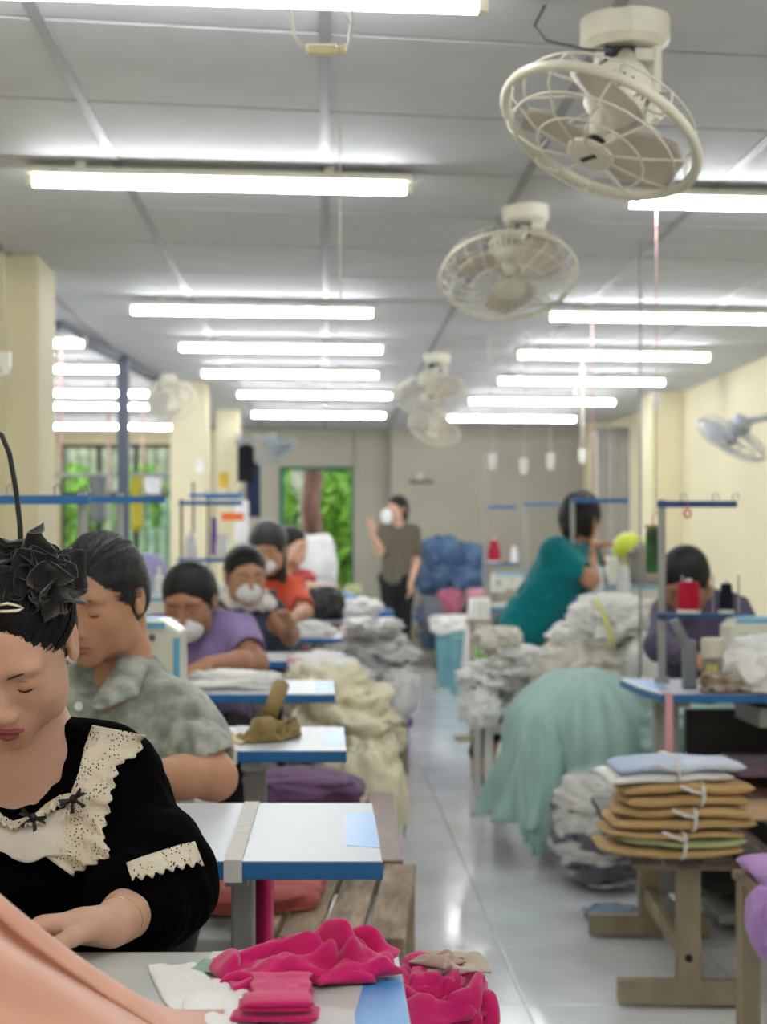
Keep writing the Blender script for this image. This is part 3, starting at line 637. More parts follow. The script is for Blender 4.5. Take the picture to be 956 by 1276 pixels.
cone('red topped cone on the far left pole of the right row', (X(616, 11.48), 11.48, zf), .045, .16, (170, 40, 70), taper=.5)
zz = Z(698, 8)+.009
for pxc, rgb, l in ((238, (234, 234, 236), 'white cone before the second column, left'), (276, (236, 236, 238), 'white cone before the third column, right')): cone(l, (X(pxc, 8), 7.985, zz), .03, .12, rgb)
cone('purple thread cone high on its stand before the third column', (X(267, 8), 7.985, zz), .014, .20, (122, 84, 170), taper=.8)
for pxc, l in ((173, 'white cone left of the lavender fan'), (207, 'white cone right of the lavender fan')):
    c = cone(l, (X(pxc, 6.9), 6.62, TT+.0), .03, .32, (228, 230, 234)); 
# lavender desk fan
lf = thing('desk_fan', 'small lavender desk fan between white cones on the left', 'fan', (-.87, 8.05, TT))
obj('guard', MB().lathe([(.09, .0), (.10, .012), (.09, .03), (.001, .032)], (0, 0, .30), 28, (.1, -1, .1)), mat('lavender_plastic', (164, 160, 206), .4), lf, bevel=.002)
obj('stem', MB().cyl((0, .02, 0), (0, .02, .28), .012).cyl((0, .02, 0), (0, .02, .012), .06, n=20), mat('lavender_plastic', (164, 160, 206)), lf)
# orange tag on the column, wall papers
tc_ = thing('tag_card', 'bright orange card hanging from the far thread stand', 'card', (X(290, 9.47), 9.47, Z(644, 9.47)))
obj('card', MB().box((0, 0, 0), (.13, .004, .045)), mat('orange_card', (244, 122, 54), .6), tc_); obj('string', MB().cyl((0, 0, .02), (0, 0, .125), .002, n=5), M_grey, tc_)
for i, (a, b, y, s_, rgb, l) in enumerate(((244, 252, 580, .10, (236, 236, 232), 'small white paper on the second column'),)):
    tag(obj('paper', MB().box((0, 0, 0), (.06, .003, s_)), mat('paper_%d' % i, rgb, .8), L=(X(249, 12.4), 12.395, Z(y, 12.4))), l, 'paper')
tag(obj('paper', MB().box((0, 0, 0), (.09, .003, .14)), mat('yellow_paper', (222, 186, 70), .8), L=(X(279, 15), 14.995, Z(598, 15))), 'yellow notice on the third column', 'paper')
# ------------------------------------------------------------------ cables and switches hanging
M_cord = mat('cream_cord', (214, 210, 196), .6); M_rcord = mat('red_white_string', (214, 120, 120), .7, rgb2=(226, 216, 212), vscale=30, stretch=(1, 1, 2))
sw = thing('inline_switch', 'cream inline switch hanging in a cord loop at the top of the picture', 'switch', (X(401, 3.3), 3.3, CZ), world=True)
zc = Z(62, 3.3); xc = X(401, 3.3)
obj('cord', MB().tube([(xc-.075, 3.3, CZ), (xc-.073, 3.3, zc+.12), (xc-.055, 3.3, zc+.03), (xc-.035, 3.3, zc)], .0033, n=7).tube([(xc+.035, 3.3, zc), (xc+.055, 3.3, zc+.012), (xc+.062, 3.3, zc+.06), (xc+.05, 3.3, CZ)], .0033, n=7).tube([(xc+.06, 3.3, zc+.05), (xc+.02, 3.3, zc+.1), (xc-.02, 3.3, CZ)], .002, n=6), M_cord, sw, smooth=True)
obj('switch_body', MB().box((xc, 3.3, zc), (.062, .022, .021)).box((xc+.04, 3.3, zc), (.02, .014, .014)), mat('aged_cream_plastic', (222, 210, 168), .5), sw, bevel=.005)
def drop(label, px, y, z1, m=None, r=.003, name='hanging_cord', plug=False, dx=0, cat='cord'):
    x = X(px, y); t = thing(name, label, cat, (x, y, CZ), 'cords hanging from the ceiling', world=True)
    obj('cord', MB().tube([(x-dx, y, CZ), (x-dx*.6, y, (CZ*2+z1)/3), (x-dx*.2, y, (CZ+z1*2)/3), (x, y, z1)], r, n=6), m or M_cord, t, smooth=True)
    if plug: obj('socket', MB().box((x, y, z1-.03), (.045, .03, .07)).cyl((x, y, z1-.09), (x, y, z1-.06), .02, n=10), M_plastic, t, bevel=.004)
drop('long thin cord hanging in front of the middle tube lights', 424, 4.8, 1.78, dx=-.0, r=.002)
drop('cord with plug left of the cluster before the back wall', 614, 9.5, Z(566, 9.5), plug=True, dx=.02)
drop('middle cord with white socket before the back wall', 653, 9.5, Z(572, 9.5), plug=True, dx=-.02)
drop('right cord with white socket and coil before the back wall', 686, 9.5, Z(566, 9.5), plug=True, dx=.01)
drop('faint red and white string left of the white pipe', 738, 8.6, Z(640, 8.6), M_rcord)
drop('red and white string before the right tube lights', 818, 5.6, Z(625, 5.6), M_rcord, dx=.0, r=.002)
drop('small white cord end with dark socket over the right pillar', 818, 9.6, Z(490, 9.6), plug=True)
drop('long grey cord with coupling right of the teal worker', 798, 6.6, .62, M_grey, r=.005)
bc_ = thing('hanging_cord', 'black curved cable coming from the left edge down behind the flower scrunchie', 'cord', P(-30, 536, 2.5), 'cords hanging from the ceiling', world=True)
obj('cord', MB().tube([P(-120, 500, 2.5), P(-30, 530, 2.5), P(2, 542, 2.5), P(12, 566, 2.5), P(20, 610, 2.5), P(25, 655, 2.5), P(27, 700, 2.5)], .0042, n=8), M_black, bc_, smooth=True)
drop('white socket hanging in front of the nearest column', 6, 6.4, Z(440, 6.4), plug=True)
drop('white pipe like cord before the back wall, right', 726, 10.5, Z(560, 10.5), plug=True, r=.012)
pr = thing('ring', 'pink ring tag hanging from the dark blue bar on the right', 'tag', (X(857, 5.2), 5.2, Z(640, 5.2)))
obj('loop', MB().tube([(0+.010*math.cos(a*.7), 0, .010*math.sin(a*.7)*1.4) for a in range(9)], .0035, n=6, closed=True).tube([(0, 0, .012), (0, 0, .03)], .003), mat('pink_red_plastic', (196, 72, 104), .5), pr, smooth=True)

# ================================================================== CLOTH GOODS
M_mag = cloth('magenta_cloth', (206, 30, 108), sheen=.3, bump=.1); M_wc = cloth('white_cotton', (250, 249, 246), bump=.4); M_wc2 = cloth('grey_white_cotton', (238, 238, 238), bump=.4)
M_crm = cloth('cream_cotton', (232, 226, 196), bump=.35); M_mint = cloth('mint_green_cloth', (170, 204, 197), bump=.1, bscale=10, sheen=.25)
M_peach = cloth('peach_satin_cloth', (228, 172, 148), bump=.06, rough=.6, sheen=.3); M_khaki = cloth('khaki_cloth', (190, 158, 106), bump=.15); M_pgreen = cloth('pale_green_cloth', (176, 182, 134), bump=.15)
M_pblue = cloth('white_blue_cloth', (214, 222, 236), rgb2=(176, 194, 224), vscale=5, bump=.15); M_lilac = cloth('lilac_cloth', (188, 146, 210), bump=.15); M_olive = cloth('olive_cloth', (146, 124, 80), bump=.3); M_denim = cloth('denim', (104, 132, 166), rgb2=(72, 96, 134), vscale=7, bump=.4)
M_purple = cloth('dusky_purple_cloth', (112, 84, 120), bump=.2)
# peach cloth over the near table: an arch swept down to the right
def peach(u, v):
    # u along the ridge, v across (0 back, 1 front hanging)
    x = -.83+u*.735; zr = .755+max(0.0, (-.108-x))*.80*1.0; zr = min(zr, 1.22)
    h = zr-.755; w = v*2.2
    if v < .30: t = v/.30; y = 1.56-.14*t; z = .756+h*math.sin(t*math.pi/2)**.8
    elif v < .60: t = (v-.30)/.30; y = 1.42-.16*t; z = .756+h*(1-.30*t*t)+.0
    else: t = (v-.60)/.40; y = 1.26-.05*t-.02*math.sin(t*3); z = .756+h*.70-t*(.30+h*.55)
    ph = (x*1.0+(1-z)*1.25); amp = .030*min(1, h*7+.12)*(.25 if v < .25 else 1)
    fz = math.sin(v*17+x*3.0)+.5*math.sin(v*31+x*5+1)
    y -= amp*fz*(.8 if v > .3 else 0); z += amp*fz*.55+.010*math.sin(x*14+v*5)*min(1, h*6)
    y += .012*math.sin(x*9+v*4)
    return Vector((x, y, max(z, .757) if y > 1.265 else z))
nu, nv = 90, 70
mb = MB().add([peach(i/nu, j/nv) for j in range(nv+1) for i in range(nu+1)], [(j*(nu+1)+i, j*(nu+1)+i+1, (j+1)*(nu+1)+i+1, (j+1)*(nu+1)+i) for j in range(nv) for i in range(nu)])
o = obj('peach_cloth', mb, M_peach, smooth=True, L=(-.4, 1.4, .75), world=True); solid(o, .002); tag(o, 'big peach cloth draped across the lower left corner', 'cloth')
# magenta pieces on table 0
mg = thing('magenta_cloth', 'crumpled magenta cloth pieces spread over the front table', 'cloth', (-.03, 1.68, TT), world=True)
def fold_sheet(c, lx, ly, h, rz, seed, m, parent, name='fold', waves=2.2, lift=.0, thick=.003, nx=44, ny=30, ridge=(0, 0, 0)):
    ca, sa = math.cos(rz), math.sin(rz)
    I, J = np.meshgrid(np.linspace(-1, 1, nx+1), np.linspace(-1, 1, ny+1)); e = np.clip(1-np.maximum(np.abs(I), np.abs(J))**4, 0, 1)
    n_ = vnoise(np.stack([I*1.1+seed, J*1.1, 0*I+seed*1.7], -1)); e = np.sqrt(np.clip((1-I**6)*(1-J**6), 0, 1))
    f = .5+.5*np.sin(3.1*waves*(J+.45*np.sin(1.6*I+seed*2.1)+.7*n_)+seed); f = f**1.5; n3 = vnoise(np.stack([I*2.6+seed, J*2.6, 0*I+4], -1))
    z = h*.55*(.2+.8*f+.3*n3)*e*(.55+.45*np.clip(1-I*I*.7-J*J*.5, 0, 1))+lift
    ed = .10*np.stack([vnoise(np.stack([J*2+seed, I*0, I*0+3], -1)), vnoise(np.stack([I*2.5+seed, J*0, I*0+8], -1))], -1)
    x = (I*(1+ed[..., 0]))*lx/2+z*.3; y = (J*(1+ed[..., 1]))*ly/2-z*.4
    V = np.stack([x*ca-y*sa+c[0], x*sa+y*ca+c[1], z+c[2]], -1).reshape(-1, 3)
    mb = MB().add(V.tolist(), [(j*(nx+1)+i, j*(nx+1)+i+1, (j+1)*(nx+1)+i+1, (j+1)*(nx+1)+i) for j in range(ny) for i in range(nx)])
    return solid(obj(name, mb, m, parent, smooth=True), thick)
fold_sheet((-.03, 1.715, TT+.003), .155, .11, .062, .05, 3, M_mag, mg, waves=1.7)
fold_sheet((.018, 1.735, TT+.012), .105, .085, .062, -.5, 9, M_mag, mg, waves=1.3)
fold_sheet((-.072, 1.70, TT+.004), .085, .11, .042, .35, 5, M_mag, mg, waves=1.5)
fold_sheet((.024, 1.69, TT+.006), .09, .06, .035, .5, 17, M_mag, mg, waves=1.4)
fold_sheet((-.045, 1.60, TT+.002), .068, .115, .014, .04, 11, M_mag, mg, waves=.5)
fold_sheet((-.043, 1.60, TT+.017), .058, .085, .006, .02, 12, M_mag, mg, waves=.3, name='flap')
for k in range(4): obj('folded_edge', slab((-.047+.004*(k % 2), 1.525, TT+.008+k*.0055), (.078-.004*k, .035+.006*(k % 2), .0065), seed=k, wob=.003, rz=.06*(k-1.5)), M_mag, mg, smooth=True)
wf = thing('white_cloth', 'folded white lining pieces left of the magenta cloth', 'cloth', (-.13, 1.62, TT), world=True)
fold_sheet((-.143, 1.66, TT+.001), .055, .17, .010, .25, 21, M_wc, wf, waves=.8)
fold_sheet((-.112, 1.58, TT+.002), .05, .20, .014, .1, 22, M_wc, wf, waves=.7)
fold_sheet((-.083, 1.60, TT+.001), .035, .20, .008, .02, 23, M_wc, wf, waves=.5)
fold_sheet((-.098, 1.76, TT+.001), .05, .07, .004, .0, 24, M_tape, wf, waves=.5)
gs = thing('green_scrap', 'small pale green cloth scrap tucked beside the magenta cloth', 'cloth', (-.12, 1.72, TT), world=True)
fold_sheet((-.112, 1.715, TT+.003), .05, .03, .014, -.5, 31, cloth('sage_cloth', (150, 184, 160)), gs, waves=.9)
# magenta heap on the bench beside the table
mh = thing('magenta_heap', 'heap of magenta cloth on the low bench right of the front table', 'cloth', (.14, 2.0, .43), world=True)
obj('cloth', crumple((.125, 1.95, .565), (.155, .20, .26), seed=41, amp=.22, freq=2.2, floor=.432, nu=90, nv=60, st=(.8, .8, 1.4)), M_mag, mh, smooth=True)
fold_sheet((.115, 1.90, .655), .12, .10, .05, .6, 42, M_mag, mh, waves=1.3)
bh = thing('beige_scrap', 'beige and white cloth scrap on top of the magenta heap', 'cloth', (.145, 1.97, .695), world=True)
fold_sheet((.15, 2.0, .685), .085, .09, .03, .2, 51, cloth('oatmeal_cloth', (204, 194, 176)), bh, waves=1.2); fold_sheet((.135, 1.97, .695), .045, .05, .02, .9, 52, cloth('dull_pink_cloth', (186, 160, 152)), bh, waves=1)
# scraps on the other tables
os_ = thing('olive_scraps', 'olive brown cloth scraps on the second clear table', 'cloth', (-.15, 3.8, TT), world=True)
for k, (a, b, y, zz_, r) in enumerate(((300, 335, 3.72, .02, .3), (322, 352, 3.8, .035, 1.2), (335, 362, 3.75, .018, -.4), (345, 370, 3.85, .02, .1))):
    fold_sheet((X((a+b)/2, y), y, TT+.003), (b-a)/F*y*1.15, .12, .05+zz_*.6, r, 60+k, M_olive, os_, waves=1.8)
obj('roll', MB().tube([(X(318, 3.68), 3.68, TT+.03), (X(338, 3.68), 3.70, TT+.032)], .026, n=14), M_olive, os_, smooth=True)
obj('roll', MB().tube([(X(336, 3.8), 3.80, TT+.05), (X(350, 3.8), 3.86, TT+.115)], .02, n=12), M_olive, os_, smooth=True)
ys = thing('beige_scraps', 'flat beige cloth pieces left of the tape on the second clear table', 'cloth', (-.28, 3.75, TT), world=True)
fold_sheet((-.27, 3.72, TT+.003), .14, .18, .03, .2, 66, cloth('sand_cloth', (214, 198, 156)), ys, waves=1.5)
tag(obj('white_cloth', crumple((0, 0, 0), (.28, .2, .07), seed=70, amp=.3, freq=1.6, floor=-.015), M_wc, smooth=True, L=(X(292, 5.05), 5.08, TT+.016)), 'white cloth lying flat on the table before the lilac worker', 'cloth')
tag(obj('white_cloth', crumple((0, 0, 0), (.24, .2, .09), seed=71, amp=.3, freq=1.6, floor=-.02), M_wc, smooth=True, L=(X(384, 7.9), 7.95, TT+.022)), 'white cloth lying at the small blue ended table', 'cloth')
tag(obj('purple_cover', crumple((0, 0, 0), (.34, .36, .13), seed=72, amp=.12, freq=1.8, floor=-.05), M_purple, smooth=True, L=(X(378, 4.5), 4.75, .482)), 'dusky purple cover between the second and third clear tables', 'cloth')
tag(obj('red_cushion', crumple((0, 0, 0), (.34, .3, .07), seed=73, amp=.08, freq=1.2, floor=-.02), cloth('rust_red_fabric', (172, 88, 84)), smooth=True, L=(X(290, 3.2)+.02, 3.5, .455)), 'rust red seat cushion just behind the nearest clear table', 'cushion')
rc = thing('red_hanging_cloth', 'strip of magenta red cloth hanging beneath the nearest clear table', 'cloth', (X(318, 2.78), 2.78, .72))
solid(obj('fabric', sheet((-.03, 0, -.30), (.06, 0, 0), (0, 0, .303), 12, 6, lambda a, b: (0, .012*math.sin(a*14), 0)), M_mag, rc, smooth=True), .003)
# cream fabric tumbling from its bench to the floor
GC = 'cream garments tumbling over their bench'
heap('cream_garment', 'loose cream garment in the pile tumbling toward the aisle', 'garment', GC, [M_crm, M_crm, M_wc],
     [((X(415, 5.9), 5.95, .60), (.36, .55, .30), dict(amp=.30, freq=1.6, st=(.7, .7, 1.8), nu=72, nv=44)),
      ((X(452, 5.7), 5.8, .50), (.30, .50, .24), dict(amp=.32, freq=1.8, st=(.7, .7, 1.8), nu=72, nv=44)),
      ((X(400, 6.1), 6.2, .70), (.26, .36, .16), dict(amp=.28, freq=1.7)),
      ((X(464, 5.6), 5.55, .38), (.20, .34, .34), dict(amp=.28, freq=1.8, st=(1.8, .7, .7))),
      ((X(440, 5.6), 5.35, .34), (.30, .2, .36), dict(amp=.20, freq=1.7, st=(2.2, .7, .5))),
      ((X(472, 5.6), 5.40, .22), (.14, .22, .3), dict(amp=.22, freq=1.7, st=(2.2, .7, .5)))])
tag(obj('dark_bag', crumple((0, 0, 0), (.2, .3, .3), seed=77, amp=.12, freq=1.6, floor=-.13), cloth('charcoal_bag', (62, 62, 78)), smooth=True, L=(X(478, 6.3), 6.35, .135)), 'charcoal bag on the floor behind the cream garments', 'bag')
# white pile on the left of the aisle
rs = random.Random(3); items = []
for k in range(9):
    z = .46+k*.036; items.append(((X(470, 8.8)+rs.uniform(-.05, .05), 8.75+rs.uniform(-.08, .08), z), (.40-.018*k+rs.uniform(-.03, .03), .55, .10), dict(amp=.34, freq=1.9, st=(1, 1, 2.2), nu=64, nv=26)))
items.append(((X(497, 8.6), 8.45, .42), (.16, .2, .26), dict(amp=.3, freq=2))); items.append(((X(438, 8.6), 8.4, .50), (.2, .2, .14), dict(amp=.3, freq=2)))
heap('white_garment', 'white or pale grey garment in the pile on the brownish left hand bench', 'garment', 'white garments piled left of the aisle', [M_wc, M_wc2, M_wc], items)
cr = thing('crate', 'dark blue plastic crate on the floor behind the left white garment pile', 'crate', (X(491, 10.7), 10.8, 0))
b = MB()
for s_ in (-1, 1): b.box((s_*.11, 0, .15), (.012, .3, .3)).box((0, s_*.15, .15), (.23, .012, .3))
obj('body', b.box((0, 0, .01), (.23, .3, .02)), mat('dark_blue_plastic', (34, 42, 138), .4), cr, bevel=.004); obj('rim', MB().box((0, -.155, .295), (.25, .02, .02)).box((0, .155, .295), (.25, .02, .02)).box((.115, 0, .295), (.02, .3, .02)).box((-.115, 0, .295), (.02, .3, .02)), mat('dark_blue_plastic', (0, 0, 0)), cr)
# black bag and far left goods
bb = thing('black_bag', 'shiny black plastic bag on the maroon edged table', 'bag', (X(401, 9.5), 9.5, TT), world=True)
obj('bag', crumple((X(401, 9.5), 9.5, TT+.085), (.26, .26, .20), seed=81, amp=.2, freq=2.4, floor=TT+.002, nu=70, nv=44), mat('black_plastic_film', (16, 16, 20), .25, bump=.4, bscale=30), bb, smooth=True)
tag(obj('white_sack', crumple((0, 0, 0), (.32, .3, .48), seed=82, amp=.10, freq=1.5), M_wc2, smooth=True, L=(X(392, 11.8), 11.9, Z(702, 11.8))), 'big pale sack slumped beyond the worker in red', 'sack')
tb = thing('goods_table', 'low table holding bundles beyond the black bag', 'table', (X(420, 11.9), 11.9, 0)); obj('tabletop', MB().box((0, 0, .69), (.8, .6, .04)), M_blue, tb)
for x in (-.36, .36): obj('leg', MB().box((x, 0, .335), (.04, .4, .67)), M_grey, tb)
for i, (px_, py_, w_, h_, m, l) in enumerate(((400, 728, .22, .14, M_wc, 'white bundle on the low table behind the black bag'), (428, 722, .2, .14, mat('bright_blue_plastic', (58, 122, 196), .4, rgb2=(150, 190, 226)), 'bright blue plastic wrapped bundle behind the black bag'), (446, 740, .2, .12, cloth('slate_cloth', (84, 96, 116)), 'slate bundle right of the blue plastic one'), (440, 724, .16, .10, M_pgreen, 'grey green bundle on top beyond the blue one'))):
    tag(obj('cloth_bundle', crumple((0, 0, 0), (w_, .24, h_), seed=90+i, amp=.2, freq=1.8, floor=-h_*.45), m, smooth=True, L=(X(px_, 11.8), 11.75+.1*i, .71+h_*.45 if i < 3 else .84)), l, 'bundle')
tag(obj('white_garment', crumple((0, 0, 0), (.22, .3, .12), seed=95, amp=.3, freq=1.9, floor=-.05), M_wc, smooth=True, L=(X(452, 9.6), 9.9, .80)), 'white garment at the end of the maroon edged table', 'garment', None)
# hanging clothes on the third column
for i, (px_, py_, w_, h_, m, l) in enumerate(((316, 610, .12, .5, cloth('navy_cloth', (44, 54, 84)), 'navy garment hanging beside the third column'), (308, 578, .14, .34, cloth('black_cloth', (28, 28, 34)), 'black garment hanging under the column fan'), (303, 650, .12, .4, M_wc2, 'pale garment hanging lowest beside the third column'))):
    t = thing('hanging_garment', l, 'garment', (X(px_, 14.7), 14.6-.12*i, Z(py_, 14.7)))
    solid(obj('fabric', sheet((-w_/2, 0, -h_/2), (w_, 0, 0), (0, 0, h_), 14, 10, lambda a, b: (.02*(1-b)*math.sin(a*3), .02*math.sin(a*15)*(1-.5*b), -.05*abs(a-.5)*b)), m, t, smooth=True), .012)
    obj('hanger', MB().tube([(-w_*.4, 0, h_/2-.03), (0, 0, h_/2+.04), (w_*.4, 0, h_/2-.03)], .005).tube([(0, 0, h_/2+.04), (0, .02, h_/2+.08), (0, .08, h_/2+.08)], .003), M_grey, t)
cr_ = thing('clothes_rail', 'short steel rail on the third column holding hanging garments', 'rail', (-.79, 14.9, 0), world=True)
obj('rail', MB().tube([(-.79, 15.02, 2.02), (-.62, 14.9, 2.02), (-.60, 14.3, 2.02)], .01, n=8), M_grey, cr_)
obj('rail', MB().tube([(-.79, 15.02, 1.665), (-.735, 14.9, 1.665), (-.735, 14.25, 1.665)], .01, n=8), M_grey, cr_)
# right of the aisle: long white heap
rs = random.Random(5); items = []
for k in range(6):
    z = .47+k*.042; items.append(((X(640, 7.2)+rs.uniform(-.05, .06), 7.35+rs.uniform(-.08, .08), z), (.42-.022*k, .5, .12), dict(amp=.34, freq=2, st=(1, 1, 2), nu=64, nv=26)))
items += [((X(625, 7.2), 7.3, .76), (.20, .3, .12), dict(amp=.3, freq=2)), ((X(596, 7.2), 7.12, .47), (.16, .16, .18), dict(amp=.32, freq=2.2, st=(2, 1, 1)))]
for k in range(5):
    items.append(((X(757, 7.4)+rs.uniform(-.05, .05), 7.45+rs.uniform(-.05, .05), .50+k*.085), (.62-.06*k, .5, .22), dict(amp=.30, freq=2.4, nu=72, nv=40)))
items += [((X(812, 7.2), 7.35, .66), (.26, .36, .34), dict(amp=.26, freq=2.3)), ((X(705, 7.0), 7.15, .60), (.3, .3, .3), dict(amp=.28, freq=2.3))]
heap('white_garment', 'white garment crumpled in the long heap on the pale right hand bench', 'garment', 'white garments heaped right of the aisle', [M_wc, M_wc, cloth('warm_white_cotton', (226, 222, 208)), M_wc], items)
yt = thing('tape_measure', 'yellow tape strip hanging down the right white heap', 'tape', (X(755, 7.1), 7.1, .86)); obj('ribbon', MB().tube([(-.03, .1, .09), (-.02, .0, .05), (0, -.06, -.02), (.015, -.09, -.10)], .010, n=6), mat('yellow_tape', (222, 220, 120), .6), yt, smooth=True)
# mint cloth draped over a crate
mc = thing('mint_cloth', 'large mint green cloth draped over a bin, reaching the floor in the aisle', 'cloth', (1.03, 6.3, 0), world=True)
nu, nv = 150, 46; vs = []
for j in range(nv+1):
    v = j/nv
    for i in range(nu):
        a = 2*math.pi*i/nu; c_, s_ = math.cos(a), math.sin(a)
        left = max(0, -c_*.8-s_*.5); right = max(0, c_)
        zb = .10+.24*(1-min(1, left*1.3)) if s_ < .3 else .2
        zb = .16+.26*max(0, min(1, (c_+.62)*1.4)) if s_ < .2 else .22
        if v < .5: t = v/.5*math.pi/2; rr = math.sin(t); z = .40+(.71-.40)*math.cos(t)**.8; fl = 0
        else: t = (v-.5)/.5; rr = 1+.05*t; z = .40-t*(.40-zb); fl = t
        fo = math.sin(a*11+2.2*math.sin(a*3+1)+t*.6)+.6*math.sin(a*23+1.5*math.sin(a*2))
        amp = .006+.042*fl**1.1+(.010*rr if v < .5 else .010)
        rx = .30*(1+.25*right*(1-.4*fl)); ry = .40
        sag = -.06*right*rr**2
        x = 1.01+rx*rr*c_+amp*fo*c_+.05*fl*-left; y = 6.34+ry*rr*s_+amp*fo*s_
        z += sag+.012*vnoise(np.array([x*9, y*5, z*6]))*rr*2
        vs.append((x, y, max(z, .01)))
fs = [(j*nu+i, (j+1)*nu+i, (j+1)*nu+(i+1) % nu, j*nu+(i+1) % nu) for j in range(nv) for i in range(nu)]
solid(obj('drape', MB().add(vs, fs), M_mint, mc, smooth=True), .004)
fold = crumple((1.36, 6.05, .50), (.42, .24, .20), seed=111, amp=.22, freq=1.5, st=(.5, 1, 1.6), nu=80, nv=40); obj('bunched_end', fold, M_mint, mc, smooth=True)
obj('hanging_corner', crumple((.80, 6.03, .30), (.17, .10, .50), seed=113, amp=.16, freq=1.4, st=(3.2, 1, .4), nu=90, nv=40), M_mint, mc, smooth=True)
bn = thing('bin', 'grey bin beneath the mint cloth', 'bin', (1.03, 6.38, 0)); obj('body', MB().lathe([(.19, 0), (.23, .5), (.235, .56)], (0, 0, 0), 24, sy=1.2), M_grey, bn)
# clear sack of striped garments
M_strp = cloth('dark_and_white_print', (224, 222, 214), rgb2=(58, 58, 70), vscale=5, stretch=(.6, .6, 3), bump=.4); 
r_ = [n for n in M_strp.node_tree.nodes if n.type == 'VALTORGB'][0].color_ramp; r_.elements[0].position = .46; r_.elements[1].position = .50
sk = thing('garment_sack', 'clear sack stuffed with white and charcoal garments beside the mint cloth', 'sack', (X(752, 5.75), 5.75, 0), world=True)
obj('garments', crumple((X(752, 5.75), 5.7, .19), (.33, .36, .40), seed=120, amp=.16, freq=2.2, st=(.6, .6, 2.2), floor=.015, nu=90, nv=60, rz=.3), M_strp, sk, smooth=True)
obj('plastic_film', crumple((X(752, 5.75), 5.7, .195), (.37, .40, .43), seed=121, amp=.10, freq=3, floor=.006, nu=72, nv=44), mat('clear_film', (240, 242, 245), .12, alpha=.16, var=0), sk, smooth=True)
pf = tag(obj('plastic_sheet', crumple((0, 0, 0), (.20, .3, .05), seed=122, amp=.25, freq=3, floor=-.012), mat('bluish_film', (196, 214, 232), .2, rgb2=(120, 160, 205), vscale=14, alpha=.55), smooth=True, L=(X(775, 5.1)+.0, 5.15, .020)), 'crumpled plastic with blue print on the floor behind the trestle bench', 'plastic')
# khaki bundles
GB = 'tied cloth bundles on the trestle bench'
def bundle(label, cx, cy, cz, L_, layers, m_list, tie, rz=0, bow=0, seed=0):
    t = thing('cloth_bundle', label, 'bundle', (cx, cy, cz), GB, rz=rz)
    z = 0
    for k, h in enumerate(layers):
        rr = random.Random(seed+k); obj('fold', slab((rr.uniform(-.015, .015), rr.uniform(-.01, .01), z+h/2), (L_*rr.uniform(.9, 1.03), .20, h*1.05), seed=seed+k, bow=bow, wob=.006, rz=rr.uniform(-.05, .05)), m_list[k % len(m_list)], t, smooth=True); z += h*.93
    b = MB(); b.tube([(tie+.004*math.sin(a), .108*math.copysign(abs(math.cos(a))**.6, math.cos(a)), z/2+bow*.9+(z/2+.004)*math.copysign(abs(math.sin(a))**.6, math.sin(a))) for a in [2*math.pi*q/24 for q in range(24)]], .0055, n=6, closed=True)
    b.tube([(tie, -.108, z*.7), (tie-.03, -.12, z*.85), (tie-.06, -.118, z*.9+.01)], .005, n=6); obj('tie_strip', b, M_tape, t, smooth=True)
    return z
zB = .4125; xB = .885
zB += bundle('lowest bundle, pale green and khaki', xB+.0, 4.19, zB, .36, [.026, .024, .018], [M_khaki, M_pgreen, M_khaki], .01, .04, -.006, 1)+.002
zB += bundle('second bundle from the bottom, khaki with loose ends to the right', xB+.015, 4.19, zB, .365, [.028, .028], [M_khaki], .03, -.05, .0, 5)+.002
zB += bundle('third bundle from the bottom, smooth khaki', xB+.025, 4.2, zB, .345, [.030, .030], [M_khaki], .035, .02, .004, 9)+.002
zB += bundle('topmost bundle, white with pale blue folds', xB-.005, 4.2, zB, .33, [.028, .030], [M_wc, M_pblue], .0, .06, .008, 14)
# white and camo cloth on right table
tag(obj('white_cloth', crumple((0, 0, 0), (.24, .2, .18), seed=130, amp=.2, freq=2.2, floor=-.07, nu=80, nv=44), M_wc, smooth=True, L=(X(948, 4.95)+.02, 4.93, TT+.073)), 'crumpled white lace cloth on the right edge table before the beige machine', 'cloth')
tag(obj('brown_scrap', crumple((0, 0, 0), (.15, .11, .07), seed=131, amp=.3, freq=2.2, floor=-.025), cloth('dappled_brown_cloth', (196, 188, 170), rgb2=(120, 100, 84), vscale=18), smooth=True, L=(X(905, 4.9), 4.91, TT+.027)), 'small dappled brown scrap in front of the beige machine', 'cloth')
pt = thing('pink_tape', 'pink tape hanging over the corner of the right table', 'tape', (X(833, 4.86), 4.852, TT)); obj('ribbon', MB().box((0, 0, -.12), (.022, .003, .25)).box((0, .04, .003), (.022, .08, .003)), cloth('pink_tape_cloth', (0, 0, 0)), pt)
# under the right table: dark rack
ur = thing('under_rack', 'dark motor rack under the right edge table with mauve tray', 'rack', (1.55, 5.26, 0))
obj('frame', MB().box((0, .15, .40), (.72, .03, .5)).box((0, .0, .12), (.7, .3, .03)), M_black, ur); obj('tray', MB().box((.0, -.1, .50), (.55, .22, .05)), mat('mauve_metal', (122, 96, 112), .5), ur, bevel=.004)
obj('foot_plate', MB().box((0, -.1, .05), (.7, .34, .03)), M_grey, ur, bevel=.004)
cb = thing('tan_board', 'tan board lying on the wooden bench at the right edge', 'board', (1.50, 4.62, .44)); obj('board', MB().box((-.16, -.28, -.003), (.34, .30, .01), Euler((0, 0, .1)).to_matrix()), mat('tan_card', (206, 172, 134), .7), cb); cb.location = (1.47, 5.0, .434)
